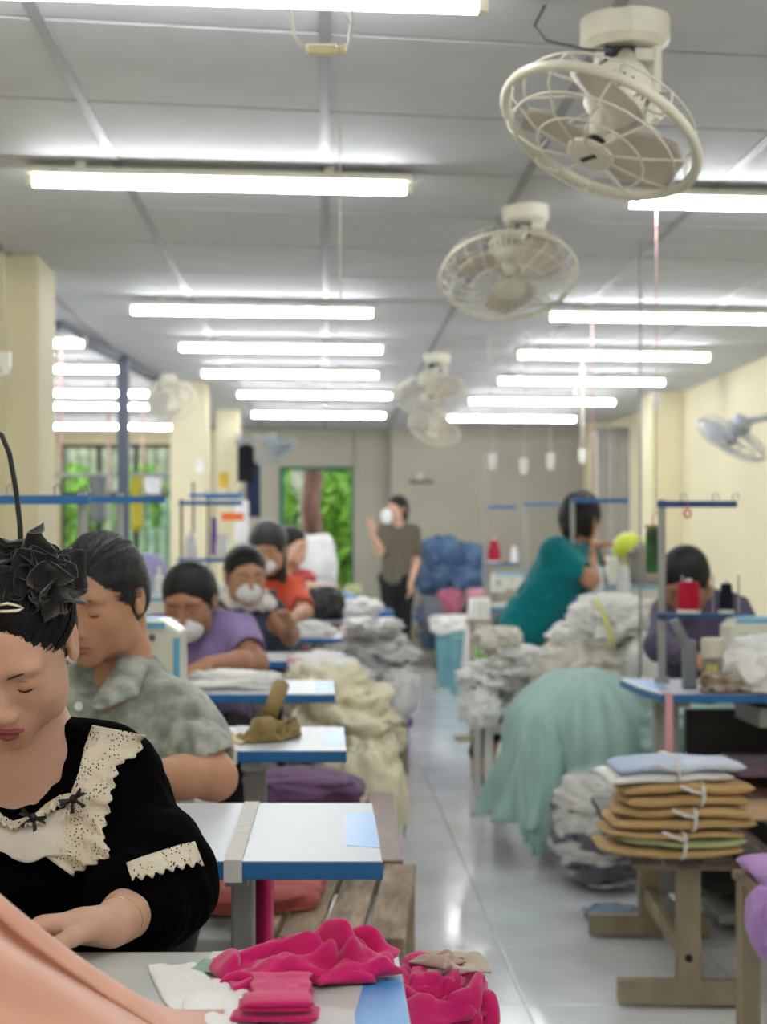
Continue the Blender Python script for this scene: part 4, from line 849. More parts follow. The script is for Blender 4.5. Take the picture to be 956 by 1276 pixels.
# lilac cloth at right bottom
lc = thing('lilac_cloth', 'lilac cloth folded over the corner bench at the right edge', 'cloth', (1.1, 3.6, .44), world=True)
obj('top', slab((1.10, 3.62, .468), (.30, .36, .05), seed=140, wob=.008, rz=.04), M_lilac, lc, smooth=True)
obj('hanging_fold', crumple((.975, 3.47, .405), (.13, .18, .17), seed=141, amp=.2, freq=1.5, st=(2, 1, .6), nu=70, nv=44), M_lilac, lc, smooth=True)
# back right: denim, bags, basket
bt = thing('platform', 'low platform under the denim heap at the back', 'platform', (1.22, 16.3, 0)); obj('board', MB().box((0, 0, .3), (.9, .9, .04)), M_post, bt)
for x in (-.4, .4): obj('leg', MB().box((x, 0, .14), (.05, .8, .28)), M_post, bt)
GD = 'denim bundles heaped at the back wall'
heap('denim_bundle', 'blue denim bundle in the heap against the back wall', 'bundle', GD, M_denim,
     [((X(545, 16.2), 16.3, .84), (.42, .5, .34), dict(amp=.2, freq=2.2)), ((X(580, 16.2), 16.3, .82), (.40, .5, .34), dict(amp=.2, freq=2.2)), ((X(552, 16.2), 16.3, 1.08), (.42, .5, .36), dict(amp=.22, freq=2.2)), ((X(583, 16.2), 16.35, 1.02), (.34, .5, .34), dict(amp=.22, freq=2.2)), ((X(540, 16.2), 16.2, .48), (.34, .4, .26), dict(amp=.2, freq=2.2)), ((X(575, 16.2), 16.2, .47), (.4, .4, .26), dict(amp=.2, freq=2.2))])
for i, (px_, py_, w_, h_, rgb, l) in enumerate(((538, 762, .24, .28, (118, 120, 132), 'grey bag below the denim heap, left'), (560, 752, .26, .26, (176, 100, 124), 'dusty pink bag below the denim heap'), (596, 745, .24, .2, (208, 148, 164), 'pale pink cloth right of the dusty pink bag'), (585, 772, .26, .24, (40, 36, 44), 'black bag below the pink ones'), (540, 797, .26, .2, (84, 96, 118), 'blue grey bag on the floor at the end of the aisle'))):
    y_ = 15.4 if i < 4 else 15.6
    tag(obj('bag', crumple((0, 0, 0), (w_, .3, h_), seed=150+i, amp=.14, freq=1.8), cloth('bag_cloth_%d' % i, rgb), smooth=True, L=(X(px_, y_), y_+.02*i, Z(py_, y_))), l, 'bag')
sb = thing('storage_box', 'dark box under the bags at the end of the aisle', 'box', (X(572, 15.4), 15.45, 0)); obj('body', MB().box((0, 0, .17), (.42, .36, .34)), mat('dark_box', (52, 52, 62), .7), sb, bevel=.006); obj('lid', MB().box((0, 0, .35), (.44, .38, .03)), mat('dark_box', (0, 0, 0)), sb, bevel=.004)
bk = thing('laundry_bin', 'teal plastic bin of white garments at the far end of the aisle', 'bin', (X(567, 13.6), 13.7, 0))
M_teal = mat('teal_plastic', (104, 160, 170), .45)
obj('body', MB().lathe([(.12, 0), (.125, .02), (.15, .42), (.16, .44), (.16, .46)], (0, 0, 0), 28), M_teal, bk, smooth=False, bevel=.003)
for k in range(12): a = k*math.pi/6; obj('rib', MB().cyl((.125*math.cos(a), .125*math.sin(a), .02), (.155*math.cos(a), .155*math.sin(a), .43), .006, n=6), M_teal, bk)
tag(obj('white_garment', crumple((0, 0, 0), (.36, .34, .16), seed=160, amp=.26, freq=2.2), M_wc, smooth=True, L=(X(563, 13.6), 13.7, .51)), 'white garments heaped in the teal bin', 'garment')
bk2 = thing('stool', 'teal plastic stool beside the teal bin', 'stool', (X(584, 13.0), 13.0, 0)); obj('seat', MB().box((0, 0, .44), (.26, .26, .03)), M_teal, bk2, bevel=.008)
for x in (-1, 1):
    for y in (-1, 1): obj('leg', MB().cyl((x*.12, y*.12, 0), (x*.10, y*.10, .43), .018, .014, n=8), M_teal, bk2)
hc = thing('hanging_cloth', 'white cloth hanging over a rail left of the teal worker', 'cloth', (X(597, 10.3), 10.3, 0))
solid(obj('fabric', sheet((-.10, 0, .38), (.20, 0, 0), (0, 0, .47), 20, 14, lambda a, b: ((a-.5)*-.10*b, .03*math.sin(a*17+b), .04*math.sin(a*4)*(1-b))), M_wc, hc, smooth=True), .03)
ra = thing('rail_post', 'thin tan post holding the white cloth left of the teal worker', 'post', (X(590, 9.9), 10.0, 0)); obj('post', MB().box((0, 0, .36), (.025, .025, .72)), M_post, ra); obj('foot', MB().box((0, 0, .01), (.2, .2, .02)), M_post, ra); obj('arm', MB().box((.05, .1, .715), (.14, .22, .02)), M_post, ra)
tag(obj('green_bag', crumple((0, 0, 0), (.11, .12, .14), seed=165, amp=.2, freq=2), mat('lime_plastic', (150, 226, 120), .4), smooth=True, L=(X(606, 8.3), 8.3, Z(808, 8.3))), 'small lime green plastic bag left of the right white heap', 'bag')
# hanging green roll, lime cup
gr = thing('green_bottle', 'dark green bottle of thread waste hanging by the near right stand', 'bottle', (X(823, 5.3), 5.42, Z(714, 5.4)))
obj('body', MB().lathe([(.018, 0), (.024, .01), (.024, .13), (.02, .15)], (0, 0, 0), 20), mat('green_translucent', (44, 120, 50), .3, rgb2=(24, 60, 30), vscale=12), gr, smooth=False, bevel=.003); obj('rim', MB().lathe([(.026, .148), (.026, .158)], (0, 0, 0), 20), mat('olive_rim', (150, 130, 70), .5), gr)
obj('string', MB().tube([(0, 0, .155), (-.0, 0, .19), (.02, -.17, .235)], .003, n=5), M_rcord, gr)
lm = thing('lamp', 'lime yellow plastic lamp head behind the white cones right of the teal worker', 'lamp', (X(784, 9.1), 9.1, .68)); obj('shade', MB().lathe([(.03, -.06), (.085, -.05), (.095, .0), (.08, .05), (.03, .08)], (0, 0, Z(682, 9.1)-.68), 24), mat('lime_yellow_plastic', (204, 220, 60), .35), lm, smooth=True)
obj('stem', MB().cyl((.01, 0, 0), (0, 0, Z(700, 9.1)-.68), .022, .03), mat('lime_yellow_plastic', (0, 0, 0)), lm); obj('base', MB().cyl((.01, 0, -.68), (.01, 0, .0), .02), M_grey, lm)
tag(obj('grey_cloth', crumple((0, 0, 0), (.2, .24, .22), seed=170, amp=.2, freq=2), cloth('taupe_cloth', (168, 160, 152)), smooth=True, L=(1.62, 8.25, 1.075)), 'taupe cloth heaped on the machine left of the right worker', 'cloth')

# ================================================================== PEOPLE
def HM(c, yaw=0, pitch=0, roll=0, s=1.0, hx=1.0):
    # head frame: -Y is the face; positive pitch looks down; positive yaw turns the face to the right of the picture
    return Matrix.Translation(Vector(c)) @ Matrix.Rotation(yaw, 4, 'Z') @ Matrix.Rotation(pitch, 4, 'X') @ Matrix.Rotation(roll, 4, 'Y') @ Matrix.Scale(s, 4) @ Matrix.Diagonal((hx, 1, 1, 1))
def head_prims(neck_to=None):
    p = [ell((0, .012, .032), (.073, .090, .080), .01), ell((0, -.026, .0), (.0635, .062, .084), .03), ell((0, -.034, -.06), (.049, .047, .046), .03),
         ell((0, -.071, -.096), (.021, .016, .015), .025), ell((.052, -.02, -.062), (.014, .03, .03), .03), ell((-.052, -.02, -.062), (.014, .03, .03), .03)]
    for q in (1, -1):
        p += [ell((q*.039, -.056, -.026), (.024, .022, .026), .025), ell((q*.028, -.076, .023), (.024, .011, .009), .018)]
    p += [cap((0, -.080, .014), (0, -.101, -.032), .0065, .0085, .016), ell((0, -.103, -.036), (.0105, .0095, .009), .010), ell((0, -.076, -.062), (.027, .021, .022), .022)]
    for q in (1, -1):
        p += [ell((q*.0115, -.095, -.039), (.0075, .009, .007), .006), sub(ell((q*.031, -.093, .002), (.019, .012, .011), .014)), ell((q*.031, -.0715, -.001), (.0165, .0135, .0105), .006)]
        p += [sub(ell((q*.006, -.101, -.0465), (.0035, .004, .002), .003))]
        p += [ell((q*.0775, .012, -.001), (.0075, .0175, .026), .006), ell((q*.078, .005, -.021), (.006, .009, .010), .008), sub(ell((q*.086, .006, .000), (.006, .009, .016), .006))]
    p += [sub(ell((0, -.103, -.0665), (.020, .006, .0012), .004)), sub(ell((0, -.0985, -.083), (.018, .006, .005), .008))]
    if neck_to is not None: p.append(cap((0, .022, -.05), neck_to, .050, .056, .03))
    return p
def face_bits(M, parent, lip, brow_m, wide=1.0, mask=False, closed=True, brow=True):
    A = np.array(M)
    def W(pts): return [tuple(M @ Vector(q)) for q in pts]
    sc = M.to_scale()[0]
    if not mask:
        up = [ell((-.008, -.0975, -.0620), (.011, .006, .0040), .004), ell((.008, -.0975, -.0620), (.011, .006, .0040), .004), ell((.017, -.0925, -.0645), (.007, .005, .0022), .004), ell((-.017, -.0925, -.0645), (.007, .005, .0022), .004)]
        obj('upper_lip', sdf(up, .0016, M), lip, parent, smooth=True)
        obj('lower_lip', sdf([ell((0, -.0965, -.0705), (.0165, .0065, .0052), .004), ell((.0, -.0975, -.071), (.008, .0062, .0055), .004)], .0016, M), lip, parent, smooth=True)
    for q in (1, -1):
        if brow: obj('eyebrow', MB().tube(W([(q*.013, -.0925, .0175), (q*.022, -.0925, .0215), (q*.034, -.0880, .0235), (q*.049, -.0745, .0190)]), [.0009*sc, .0017*sc, .0016*sc, .0005*sc], n=6), mat('brow_hair', (58, 44, 42), .8), parent, smooth=True)
        obj('eyelashes', MB().tube(W([(q*.0185, -.0815, -.0052), (q*.025, -.0848, -.0080), (q*.032, -.0852, -.0088), (q*.039, -.0822, -.0075), (q*.0465, -.0742, -.0040)]), [.0004*sc, .0009*sc, .0011*sc, .0011*sc, .0006*sc], n=6), brow_m, parent, smooth=True)
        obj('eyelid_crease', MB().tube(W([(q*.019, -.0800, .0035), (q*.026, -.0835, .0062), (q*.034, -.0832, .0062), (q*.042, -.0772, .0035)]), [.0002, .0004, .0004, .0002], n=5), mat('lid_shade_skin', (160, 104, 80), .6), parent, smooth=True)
def hair_cap(M, m, parent, res=.004, style='bun', thick=.011, line=(.0, -.112, -.045), lr=(.070, .060, .112), long=0, bun=(0, .085, .075), br=.042, strands=70, side=-.035):
    ax = Vector(bun).normalized(); ax = np.array(ax); e1 = np.array(Vector(ax).orthogonal().normalized()); e2 = np.cross(ax, e1)
    def disp(Q):
        a = np.arctan2(Q@e2, Q@e1); return -.0008*np.sin(a*strands/2+3*vnoise(Q*30))-.0010*vnoise(Q*45)
    p = [ell((0, .014, .034), (.073+thick, .090+thick, .080+thick), .01), ell((0, .045, -.01), (.068+thick*.5, .058+thick, .060), .03)]
    if long: p += [cap((0, .055, -.02), (0, .075, -.02-long), .060, .045, .03), cap((.045, .03, -.02), (.06, .02, -.02-long), .032, .022, .03), cap((-.045, .03, -.02), (-.06, .02, -.02-long), .032, .022, .03)]
    p += [sub(ell(line, lr, .012)), sub(ell((0, -.05, -.115), (.11, .07, .085), .015))]
    for q in (1, -1): p += [sub(ell((q*.086, .004, -.012), (.014, .026, .036), .006))]
    p += [ell(bun, (br, br*.8, br*.9), .012)] if style == 'bun' else []
    return obj('hair', sdf(p, res, M, disp=disp), m, parent, smooth=True)
def strands(M, parent, m, n=260, thick=.011, bun=(0, .085, .075), line=(0, -.112, -.045), lr=(.07, .06, .112), seed=1, r=.0006):
    rs = random.Random(seed); C = np.array((0, .014, .034)); R = np.array((.073+thick+.0005, .090+thick+.0005, .080+thick+.0005)); b = MB(); e = Vector((np.array(bun)-C)/R).normalized()
    for _ in range(n):
        ph = rs.uniform(-1.75, 1.75); last = None
        for k in range(60):
            th = k*.03; d = Vector((math.sin(ph)*math.sin(th), -math.cos(ph)*math.sin(th), math.cos(th))); p = C+R*np.array(d)
            if (((p-np.array(line))/np.array(lr))**2).sum() < 1.0 or (p[1] > -.02 and p[2] < .028): break
            last = d
        if last is None: continue
        st = Vector((math.sin(ph)*math.sin(th+rs.uniform(-.05, .02)), -math.cos(ph)*math.sin(th-.01), math.cos(th+rs.uniform(-.04, .02)))).normalized()
        L_ = rs.uniform(.35, .8); off = rs.uniform(-.0005, .0018); pts = []; w1 = rs.uniform(-.05, .05)
        for j in range(9):
            t = j/8*L_; d = st.slerp(e, t); d = (d+Vector((w1*math.sin(t*6), 0, 0))).normalized(); q = C+R*np.array(d)*(1+off*20*math.sin(math.pi*j/8)); q = q-np.array(d)*(.004*(1-min(1, j/1.5))); pts.append(tuple(M @ Vector(q)))
        b.tube(pts, [r*.5]+[r]*7+[r*.3], n=4)
    o = obj('hair_strands', b, m, parent, smooth=True); o['kind'] = 'stuff'; return o
def hand_prims(w, d, pn, curl=.5, side=1, s=1.0, spread=.18):
    # w wrist, d direction of the hand, pn palm normal (pointing out of the palm), side: which side the thumb leaves
    w = np.array(w, float); d = np.array(d, float); d /= np.linalg.norm(d); pn = np.array(pn, float); pn -= d*(pn@d); pn /= np.linalg.norm(pn); t = np.cross(d, pn)*side
    P_ = [cap(w, w+d*.03*s, .021*s, .022*s, .01)]
    kn = []
    for i, (o, l) in enumerate(((.027, .078), (.009, .082), (-.009, .078), (-.026, .070))):
        k = w+(d*l+t*o)*s; kn.append(k); P_.append(cap(w+(d*.018+t*o*.55)*s, k, .0155*s, .0118*s, .012))
    for i, (k, L_) in enumerate(zip(kn, (.070, .078, .072, .056))):
        a = curl*(.8+.12*i); dd = d+t*(spread*(1.5-i)/1.5)*.5; dd /= np.linalg.norm(dd); p0 = k
        for j, f in enumerate((.42, .32, .26)):
            ang = a*(.5+.55*j); dr = dd*math.cos(ang)+pn*math.sin(ang); p1 = p0+dr*L_*f*s*1.05
            P_.append(cap(p0, p1, (.0098-.0008*j)*s, (.0092-.001*j)*s, .004)); p0 = p1
    b = w+(d*.022+t*.022)*s; c_ = b+(d*.030+t*.026+pn*.014)*s; e = c_+(d*.028+t*.008+pn*.014)*s; f = e+(d*.022-t*.002+pn*.006)*s
    P_ += [cap(b, c_, .0145*s, .0115*s, .010), cap(c_, e, .0108*s, .0098*s, .004), cap(e, f, .0098*s, .0078*s, .004)]
    return P_
def V3(p): return np.array(p, float)
def lerp(a, b, t): return V3(a)+(V3(b)-V3(a))*t
def worker(label, root, C, yaw, pitch, skin, shirt, J, roll=0, hs=1.0, sleeve='short', res=.009, neckline=None, trouser=None, hair=None, hair_kw=None, face=True, mask=None, lip=None, fold=.004, ffreq=9, arm_r=1.0, girth=1.0, seated=True, group='garment workers at their machines', hand_curl=.6, hface=None, body_extra=None, shirt_extra=None, hres=None, shirt_name='shirt', handres=.0055, brow=True, hx=1.0):
    t = thing('person', label, 'person', root, group, world=True)
    M = HM(C, yaw, pitch, roll, hs, hx); Mi = M.inverted()
    nb = V3(J['neck']); hip = V3(J['hip']); SL, SR = V3(J['sl']), V3(J['sr']); chest = (SL+SR)/2+V3((0, .0, -.10)); g = girth
    ax = (SL-SR); wd = np.linalg.norm(ax); ax = ax/wd
    def torso(sh):
        p = []
        for q in (-1, 1): p.append(cap(hip+ax*q*.06*g, chest+ax*q*.065*g, .105*g-sh, .098*g-sh, .05))
        p += [cap(SL-ax*.02, SR+ax*.02, .052-sh, .052-sh, .06), cap(nb+V3((0, .01, -.01)), SL-V3((0, 0, -.005)), .040-sh, .044-sh, .04), cap(nb+V3((0, .01, -.01)), SR-V3((0, 0, -.005)), .040-sh, .044-sh, .04)]
        return p
    # skin islands: head and neck, chest, arms with hands: one body mesh
    ntl = Mi @ Vector(nb.tolist())
    hr = hres or max(.0032, res*.45)
    isl = [sdf(head_prims(tuple(ntl)), hr, M)]
    if seated:
        KL, KR = V3(J.get('kl', (hip+V3((.13, -.42, -.04))))), V3(J.get('kr', (hip+V3((-.13, -.42, -.04))))); AL, AR = V3((KL[0], KL[1]+.05, .09)), V3((KR[0], KR[1]+.05, .09))
    else: KL, KR, AL, AR = [V3(J[q]) for q in ('kl', 'kr', 'al', 'ar')]
    ch = torso(.014)+[cap(nb+V3((0, .0, .06)), nb-V3((0, 0, .03)), .046, .056, .04)]+(body_extra or [])
    for H_, K_, A_ in ((hip+V3((.08, 0, 0)), KL, AL), (hip-V3((.08, 0, 0)), KR, AR)): ch += [cap(H_, K_, .07, .048, .03), cap(K_, A_, .046, .033, .02), cap(A_, A_-V3((0, 0, .03)), .032, .03, .02), cap(A_-V3((0, 0, .045)), A_+V3((0, -.12, -.062)), .032, .022, .03)]
    isl.append(sdf(ch, res))
    for sd, (S_, k) in {'l': (SL, 1), 'r': (SR, -1)}.items():
        if 'e'+sd not in J: continue
        E, Wr = V3(J['e'+sd]), V3(J['w'+sd]); ar = arm_r
        arm = [cap(S_, E, .046*ar, .036*ar, .02), cap(E, lerp(E, Wr, .35), .036*ar, .036*ar, .03), cap(lerp(E, Wr, .35), Wr, .036*ar, .0235*ar, .02)]
        hd = V3(J.get('h'+sd, tuple(Wr+(Wr-E)*.3)))-Wr
        arm += hand_prims(Wr, hd, J.get('p'+sd, (0, 0, -1)), hand_curl, k if 'k'+sd not in J else J['k'+sd], s=.92)
        isl.append(sdf(arm, handres))
    body = obj('body', join(*isl), skin, t, smooth=True)
    # clothes
    sp = torso(0)+(shirt_extra or [])
    for sd, S_ in (('l', SL), ('r', SR)):
        if 'e'+sd not in J: continue
        E, Wr = V3(J['e'+sd]), V3(J['w'+sd])
        if sleeve == 'short': sp += [cap(S_, lerp(S_, E, .72), .062*arm_r, .060*arm_r, .04)]
        elif sleeve == 'none': sp += [cap(S_, lerp(S_, E, .15), .056*arm_r, .05*arm_r, .03)]
        elif sleeve == 'long': sp += [cap(S_, E, .060, .052, .04), cap(E, lerp(E, Wr, .88), .050, .036, .03)]
        elif sleeve == 'puff':
            sp += [cap(S_, lerp(S_, E, .6), .056, .060, .045), ell(lerp(S_, E, .95)+V3((.0, 0, -.0)), (.072, .072, .070), .05), cap(lerp(S_, E, .9), lerp(E, Wr, .42), .068, .058, .04)]
    for n_ in (neckline or [ell(nb+V3((0, -.04, .01)), (.062, .07, .06), .012)]): sp.append(sub(n_))
    if sleeve == 'short' or sleeve == 'none':
        for sd, S_ in (('l', SL), ('r', SR)):
            if 'e'+sd in J:
                E = V3(J['e'+sd]); f = .80 if sleeve == 'short' else .35; f2 = f+.25; sp.append(sub(cap(lerp(S_, E, f+.02), lerp(S_, E, f2), .055*arm_r, .06*arm_r, .006)))
    sh = obj(shirt_name, sdf(sp, res*.8, disp=clothd(fold, ffreq, seed=len(label))), shirt, t, smooth=True)
    tr = trouser or mat('dark_trousers_cloth', (36, 36, 46), .9)
    HL, HR = hip+V3((.09, 0, -.02)), hip-V3((.09, 0, .02))
    tp_ = [cap(hip+V3((.06, .02, .0)), hip-V3((.06, -.02, 0)), .115*g, .115*g, .04), cap(HL, KL, .085*g, .062, .04), cap(HR, KR, .085*g, .062, .04), cap(KL, AL+V3((0, 0, .04)), .060, .045, .03), cap(KR, AR+V3((0, 0, .04)), .060, .045, .03)]
    obj('trousers', sdf(tp_, .014, disp=clothd(.004, 7)), tr, t, smooth=True)
    for A_ in (AL, AR): obj('sandal', sdf([cap(A_+V3((0, .02, -.078)), A_+V3((0, -.14, -.082)), .030, .032, .02)], .008, clip=None), M_black, t, smooth=True)
    if hair: hair_cap(M, hair, t, res=max(.0035, res*.5), **(hair_kw or {}))
    if face: face_bits(M, t, lip or M_lip2, M_hair, mask=bool(mask), brow=brow)
    if mask:
        mk, (mx, my, mz, rx, ry, rz_) = mask
        mm = obj('face_mask', sdf([ell((mx, my, mz), (rx, ry, rz_), .01)], .004, M, disp=lambda Q: -.0012*np.sin(Q[..., 2]*420)), mk, t, smooth=True)
        for q in (1, -1): obj('ear_loop', MB().tube([tuple(M @ Vector(p)) for p in ((q*.045, -.07, -.045), (q*.066, -.03, -.03), (q*.082, .012, -.02), (q*.084, .03, .005), (q*.078, .01, .025))], .0012, n=5), mk, mm)
    return t, M, body, sh
M_maskw = cloth('white_mask', (236, 236, 236), bump=.2)
# ---- 1: woman in the black dress
M_dress = cloth('black_textured_dress', (6, 6, 8), rough=1.0, sheen=.0, bump=.15, bscale=120, rgb2=(3, 3, 4), spec=.04)
w1J = dict(neck=(-.385, 2.075, .975), hip=(-.40, 2.20, .56), sl=(-.266, 2.065, .900), sr=(-.515, 2.065, .905), el=(-.205, 1.985, .778), wl=(-.236, 1.80, .778), hl=(-.32, 1.775, .785), pl=(-.1, -.3, -1), kl_=0,
           er=(-.62, 1.98, .78), wr=(-.50, 1.80, .80), hr=(-.42, 1.74, .80), pr=(0, -.3, -1))
w1J.pop('kl_')
p1, M1, b1, s1 = worker('young woman in black dress with white lace collar, head bowed over the front table', (-.40, 2.2, 0), (-.376, 1.985, 1.078), -.06, .62, M_skin1, M_dress, w1J, roll=0.0, hs=.95, hx=.93, sleeve='puff', res=.006,
    neckline=[ell((-.385, 1.985, .955), (.088, .085, .075), .012), ell((-.385, 1.955, .915), (.062, .07, .055), .03), cap((-.385, 2.03, 1.0), (-.385, 2.10, 1.03), .062, .062, .02)], hair=M_hair,
    hair_kw=dict(line=(0, -.103, -.045), lr=(.076, .074, .128), thick=.008, bun=(0, .095, .055), br=.035), lip=M_lip, fold=.004, ffreq=12, hand_curl=.75, hres=.0026, handres=.004, shirt_name='dress', group='seated women in the left row')
strands(M1, [o for o in COL.objects if o.parent == p1 and o.name.startswith('hair')][0], M_hair, 420, .0085, (0, .095, .055), (0, -.103, -.045), (.076, .074, .128))
def tree_of(o): 
    bm = o.data; return BVHTree.FromPolygons([v.co+o.parent.location if o.parent else v.co for v in bm.vertices], [tuple(p.vertices) for p in bm.polygons])
def inside(poly, x, y):
    c = False; j = len(poly)-1
    for i in range(len(poly)):
        if (poly[i][1] > y) != (poly[j][1] > y) and x < (poly[j][0]-poly[i][0])*(y-poly[i][1])/(poly[j][1]-poly[i][1])+poly[i][0]: c = not c
        j = i
    return c
def drape_strip(name, inner, outer, trees, m, parent, off=.006, nu=60, nv=14, ruff=.006, rf=16, yref=1.95, thick=.002, label=None):
    # strip between two outlines given as (x, z) points seen from the front, laid on the garment
    def interp(L, t):
        d = [0]
        for a, b in zip(L, L[1:]): d.append(d[-1]+math.hypot(b[0]-a[0], b[1]-a[1]))
        q = t*d[-1]
        for k in range(len(L)-1):
            if q <= d[k+1]+1e-9: f = (q-d[k])/max(1e-9, d[k+1]-d[k]); return (L[k][0]+(L[k+1][0]-L[k][0])*f, L[k][1]+(L[k+1][1]-L[k][1])*f)
        return L[-1]
    vs = []
    for j in range(nv+1):
        v = j/nv
        for i in range(nu+1):
            u = i/nu; a = interp(inner, u); b = interp(outer, u); x = a[0]+(b[0]-a[0])*v; z = a[1]+(b[1]-a[1])*v
            sc = .006*math.cos(u*rf*6.283)*max(0, v-.75)*2; dx, dz = (b[0]-a[0]), (b[1]-a[1]); L_ = math.hypot(dx, dz)+1e-6; x += dx/L_*sc; z += dz/L_*sc
            y = 9; og = Vector((0, 0, CAMZ)); dr = Vector((x, yref, z-CAMZ)).normalized()
            for tr in trees:
                h = tr.ray_cast(og, dr)
                if h[0] is not None: y = min(y, h[3])
            if y > 8: y = vs[-1][1] if vs else yref
            vs.append((x, y-off-ruff*v*(1+math.sin(u*rf*3.1+1))*(.5+.5*v), z))
    # smooth the depth a little
    A = np.array(vs).reshape(nv+1, nu+1, 3)
    for _ in range(3): A[:, 1:-1, 1] = (A[:, :-2, 1]+2*A[:, 1:-1, 1]+A[:, 2:, 1])/4; A[1:-1, :, 1] = (A[:-2, :, 1]+2*A[1:-1, :, 1]+A[2:, :, 1])/4
    D_ = np.stack([A[..., 0], np.full_like(A[..., 0], yref), A[..., 2]-CAMZ], -1); D_ /= np.linalg.norm(D_, axis=-1, keepdims=True); A = D_*A[..., 1:2]+np.array([0, 0, CAMZ])
    mb = MB().add(A.reshape(-1, 3).tolist(), [(j*(nu+1)+i, j*(nu+1)+i+1, (j+1)*(nu+1)+i+1, (j+1)*(nu+1)+i) for j in range(nv) for i in range(nu)])
    return solid(obj(name, mb, m, parent, smooth=True, label=label), thick)
# lace: real eyelet holes
M_lace = cloth('eyelet_lace', (226, 216, 192), bump=.5, bscale=90)
nt = M_lace.node_tree; N = nt.nodes
vo = N.new('ShaderNodeTexVoronoi'); vo.inputs['Scale'].default_value = 210; vo.voronoi_dimensions = '2D'; tc = N.new('ShaderNodeTexCoord'); sx_ = N.new('ShaderNodeSeparateXYZ'); cx_ = N.new('ShaderNodeCombineXYZ')
nt.links.new(tc.outputs['Object'], sx_.inputs[0]); nt.links.new(sx_.outputs[0], cx_.inputs[0]); nt.links.new(sx_.outputs[2], cx_.inputs[1]); nt.links.new(cx_.outputs[0], vo.inputs['Vector'])
mm_ = N.new('ShaderNodeMath'); mm_.operation = 'GREATER_THAN'; mm_.inputs[1].default_value = .21; nt.links.new(vo.outputs['Distance'], mm_.inputs[0])
v2 = N.new('ShaderNodeTexNoise'); v2.inputs['Scale'].default_value = 45; nt.links.new(tc.outputs['Object'], v2.inputs['Vector'])
m2 = N.new('ShaderNodeMath'); m2.operation = 'LESS_THAN'; m2.inputs[1].default_value = .47; nt.links.new(v2.outputs['Fac'], m2.inputs[0])
m3 = N.new('ShaderNodeMath'); m3.operation = 'MAXIMUM'; nt.links.new(mm_.outputs[0], m3.inputs[0]); nt.links.new(m2.outputs[0], m3.inputs[1]); nt.links.new(m3.outputs[0], N['Principled BSDF'].inputs['Alpha'])
M_lawn = cloth('plain_white_lawn', (222, 214, 200), bump=.2)
tr1 = [tree_of(s1), tree_of(b1)]
def q2(L_, d): return [(X(a, d), Z(b, d)) for a, b in L_]
Dd = 1.97
drape_strip('lace_collar', q2([(118, 902), (108, 930), (102, 958), (92, 985), (84, 1004), (72, 1022), (60, 1040), (58, 1062)], Dd), q2([(182, 914), (176, 936), (150, 950), (144, 975), (138, 1005), (130, 1035), (140, 1062), (92, 1086)], Dd), tr1, M_lace, p1, rf=14)
drape_strip('bib', q2([(-60, 985), (-20, 1005), (8, 1018), (22, 1024), (45, 1020), (66, 1008), (84, 1004)], Dd), q2([(-60, 1040), (-20, 1052), (4, 1058), (20, 1068), (50, 1068), (74, 1064), (88, 1060)], Dd), tr1, M_lawn, p1, ruff=.003, rf=3)
drape_strip('lace_edging', q2([(-40, 985), (-10, 992), (6, 1012), (20, 1020), (45, 1013), (62, 998), (78, 988), (90, 985)], Dd), q2([(-40, 994), (-12, 1002), (5, 1022), (20, 1030), (47, 1022), (66, 1008), (82, 998), (94, 994)], Dd), tr1, M_lace, p1, off=.010, rf=18, nv=5)
drape_strip('lace_collar', q2([(-92, 902), (-82, 930), (-76, 958), (-62, 990), (-58, 1062)], Dd), q2([(-150, 914), (-140, 940), (-118, 975), (-104, 1010), (-92, 1080)], Dd), tr1, M_lace, p1, rf=10)
drape_strip('sleeve_lace', q2([(160, 1072), (180, 1064), (205, 1056), (230, 1048), (244, 1045)], 1.97), q2([(166, 1090), (186, 1088), (212, 1080), (238, 1074), (254, 1072)], 1.97), tr1, M_lace, p1, off=.007, rf=7, nv=8)
def bow(c, s, parent, m, tilt=0):
    A = Matrix.Translation(Vector(c)) @ Matrix.Rotation(tilt, 4, 'Y'); b = MB()
    def w(pts): return [tuple(A @ Vector(p)) for p in pts]
    for q in (1, -1): b.add(w([(0, 0, .002*s), (q*s*.9, -.004, s*.45), (q*s, -.002, -s*.05), (0, 0, -.002*s), (0, -.004, 0), (q*s*.8, -.010, s*.2)]), [(0, 1, 5, 4), (4, 5, 2, 3)]); b.add(w([(0, 0, 0), (q*s*.35, -.003, -s*.9), (q*s*.65, -.002, -s*.8), (q*.12*s, 0, 0)]), [(0, 1, 2, 3)])
    o = solid(obj('ribbon_bow', b, m, parent), .0025); obj('knot', sdf([ell(c, (.005, .005, .006), .001)], .0018), m, o, smooth=True)
M_rib = mat('black_ribbon', (12, 12, 15), .5)
yb = 1.86
for (a, b_, tl) in ((92, 995, -.5), (40, 1020, .35)):
    x_, z_ = X(a, Dd), Z(b_, Dd); y_ = min((h[0].y for h in (tr.ray_cast(Vector((x_, 1.3, z_)), Vector((0, 1, 0))) for tr in tr1) if h[0] is not None), default=1.93)
    bow((x_, y_-.022, z_), .017, p1, M_rib, tl)
hq = tree_of([o for o in COL.objects if o.parent == p1 and o.name.startswith('hair')][0])
def onhair(px_, py_, d=2.0):
    o_ = Vector((0, 0, CAMZ)); dr = (P(px_, py_, d)-o_).normalized(); h = hq.ray_cast(o_, dr); return (h[0]-dr*.004) if h[0] is not None else P(px_, py_, 1.93)
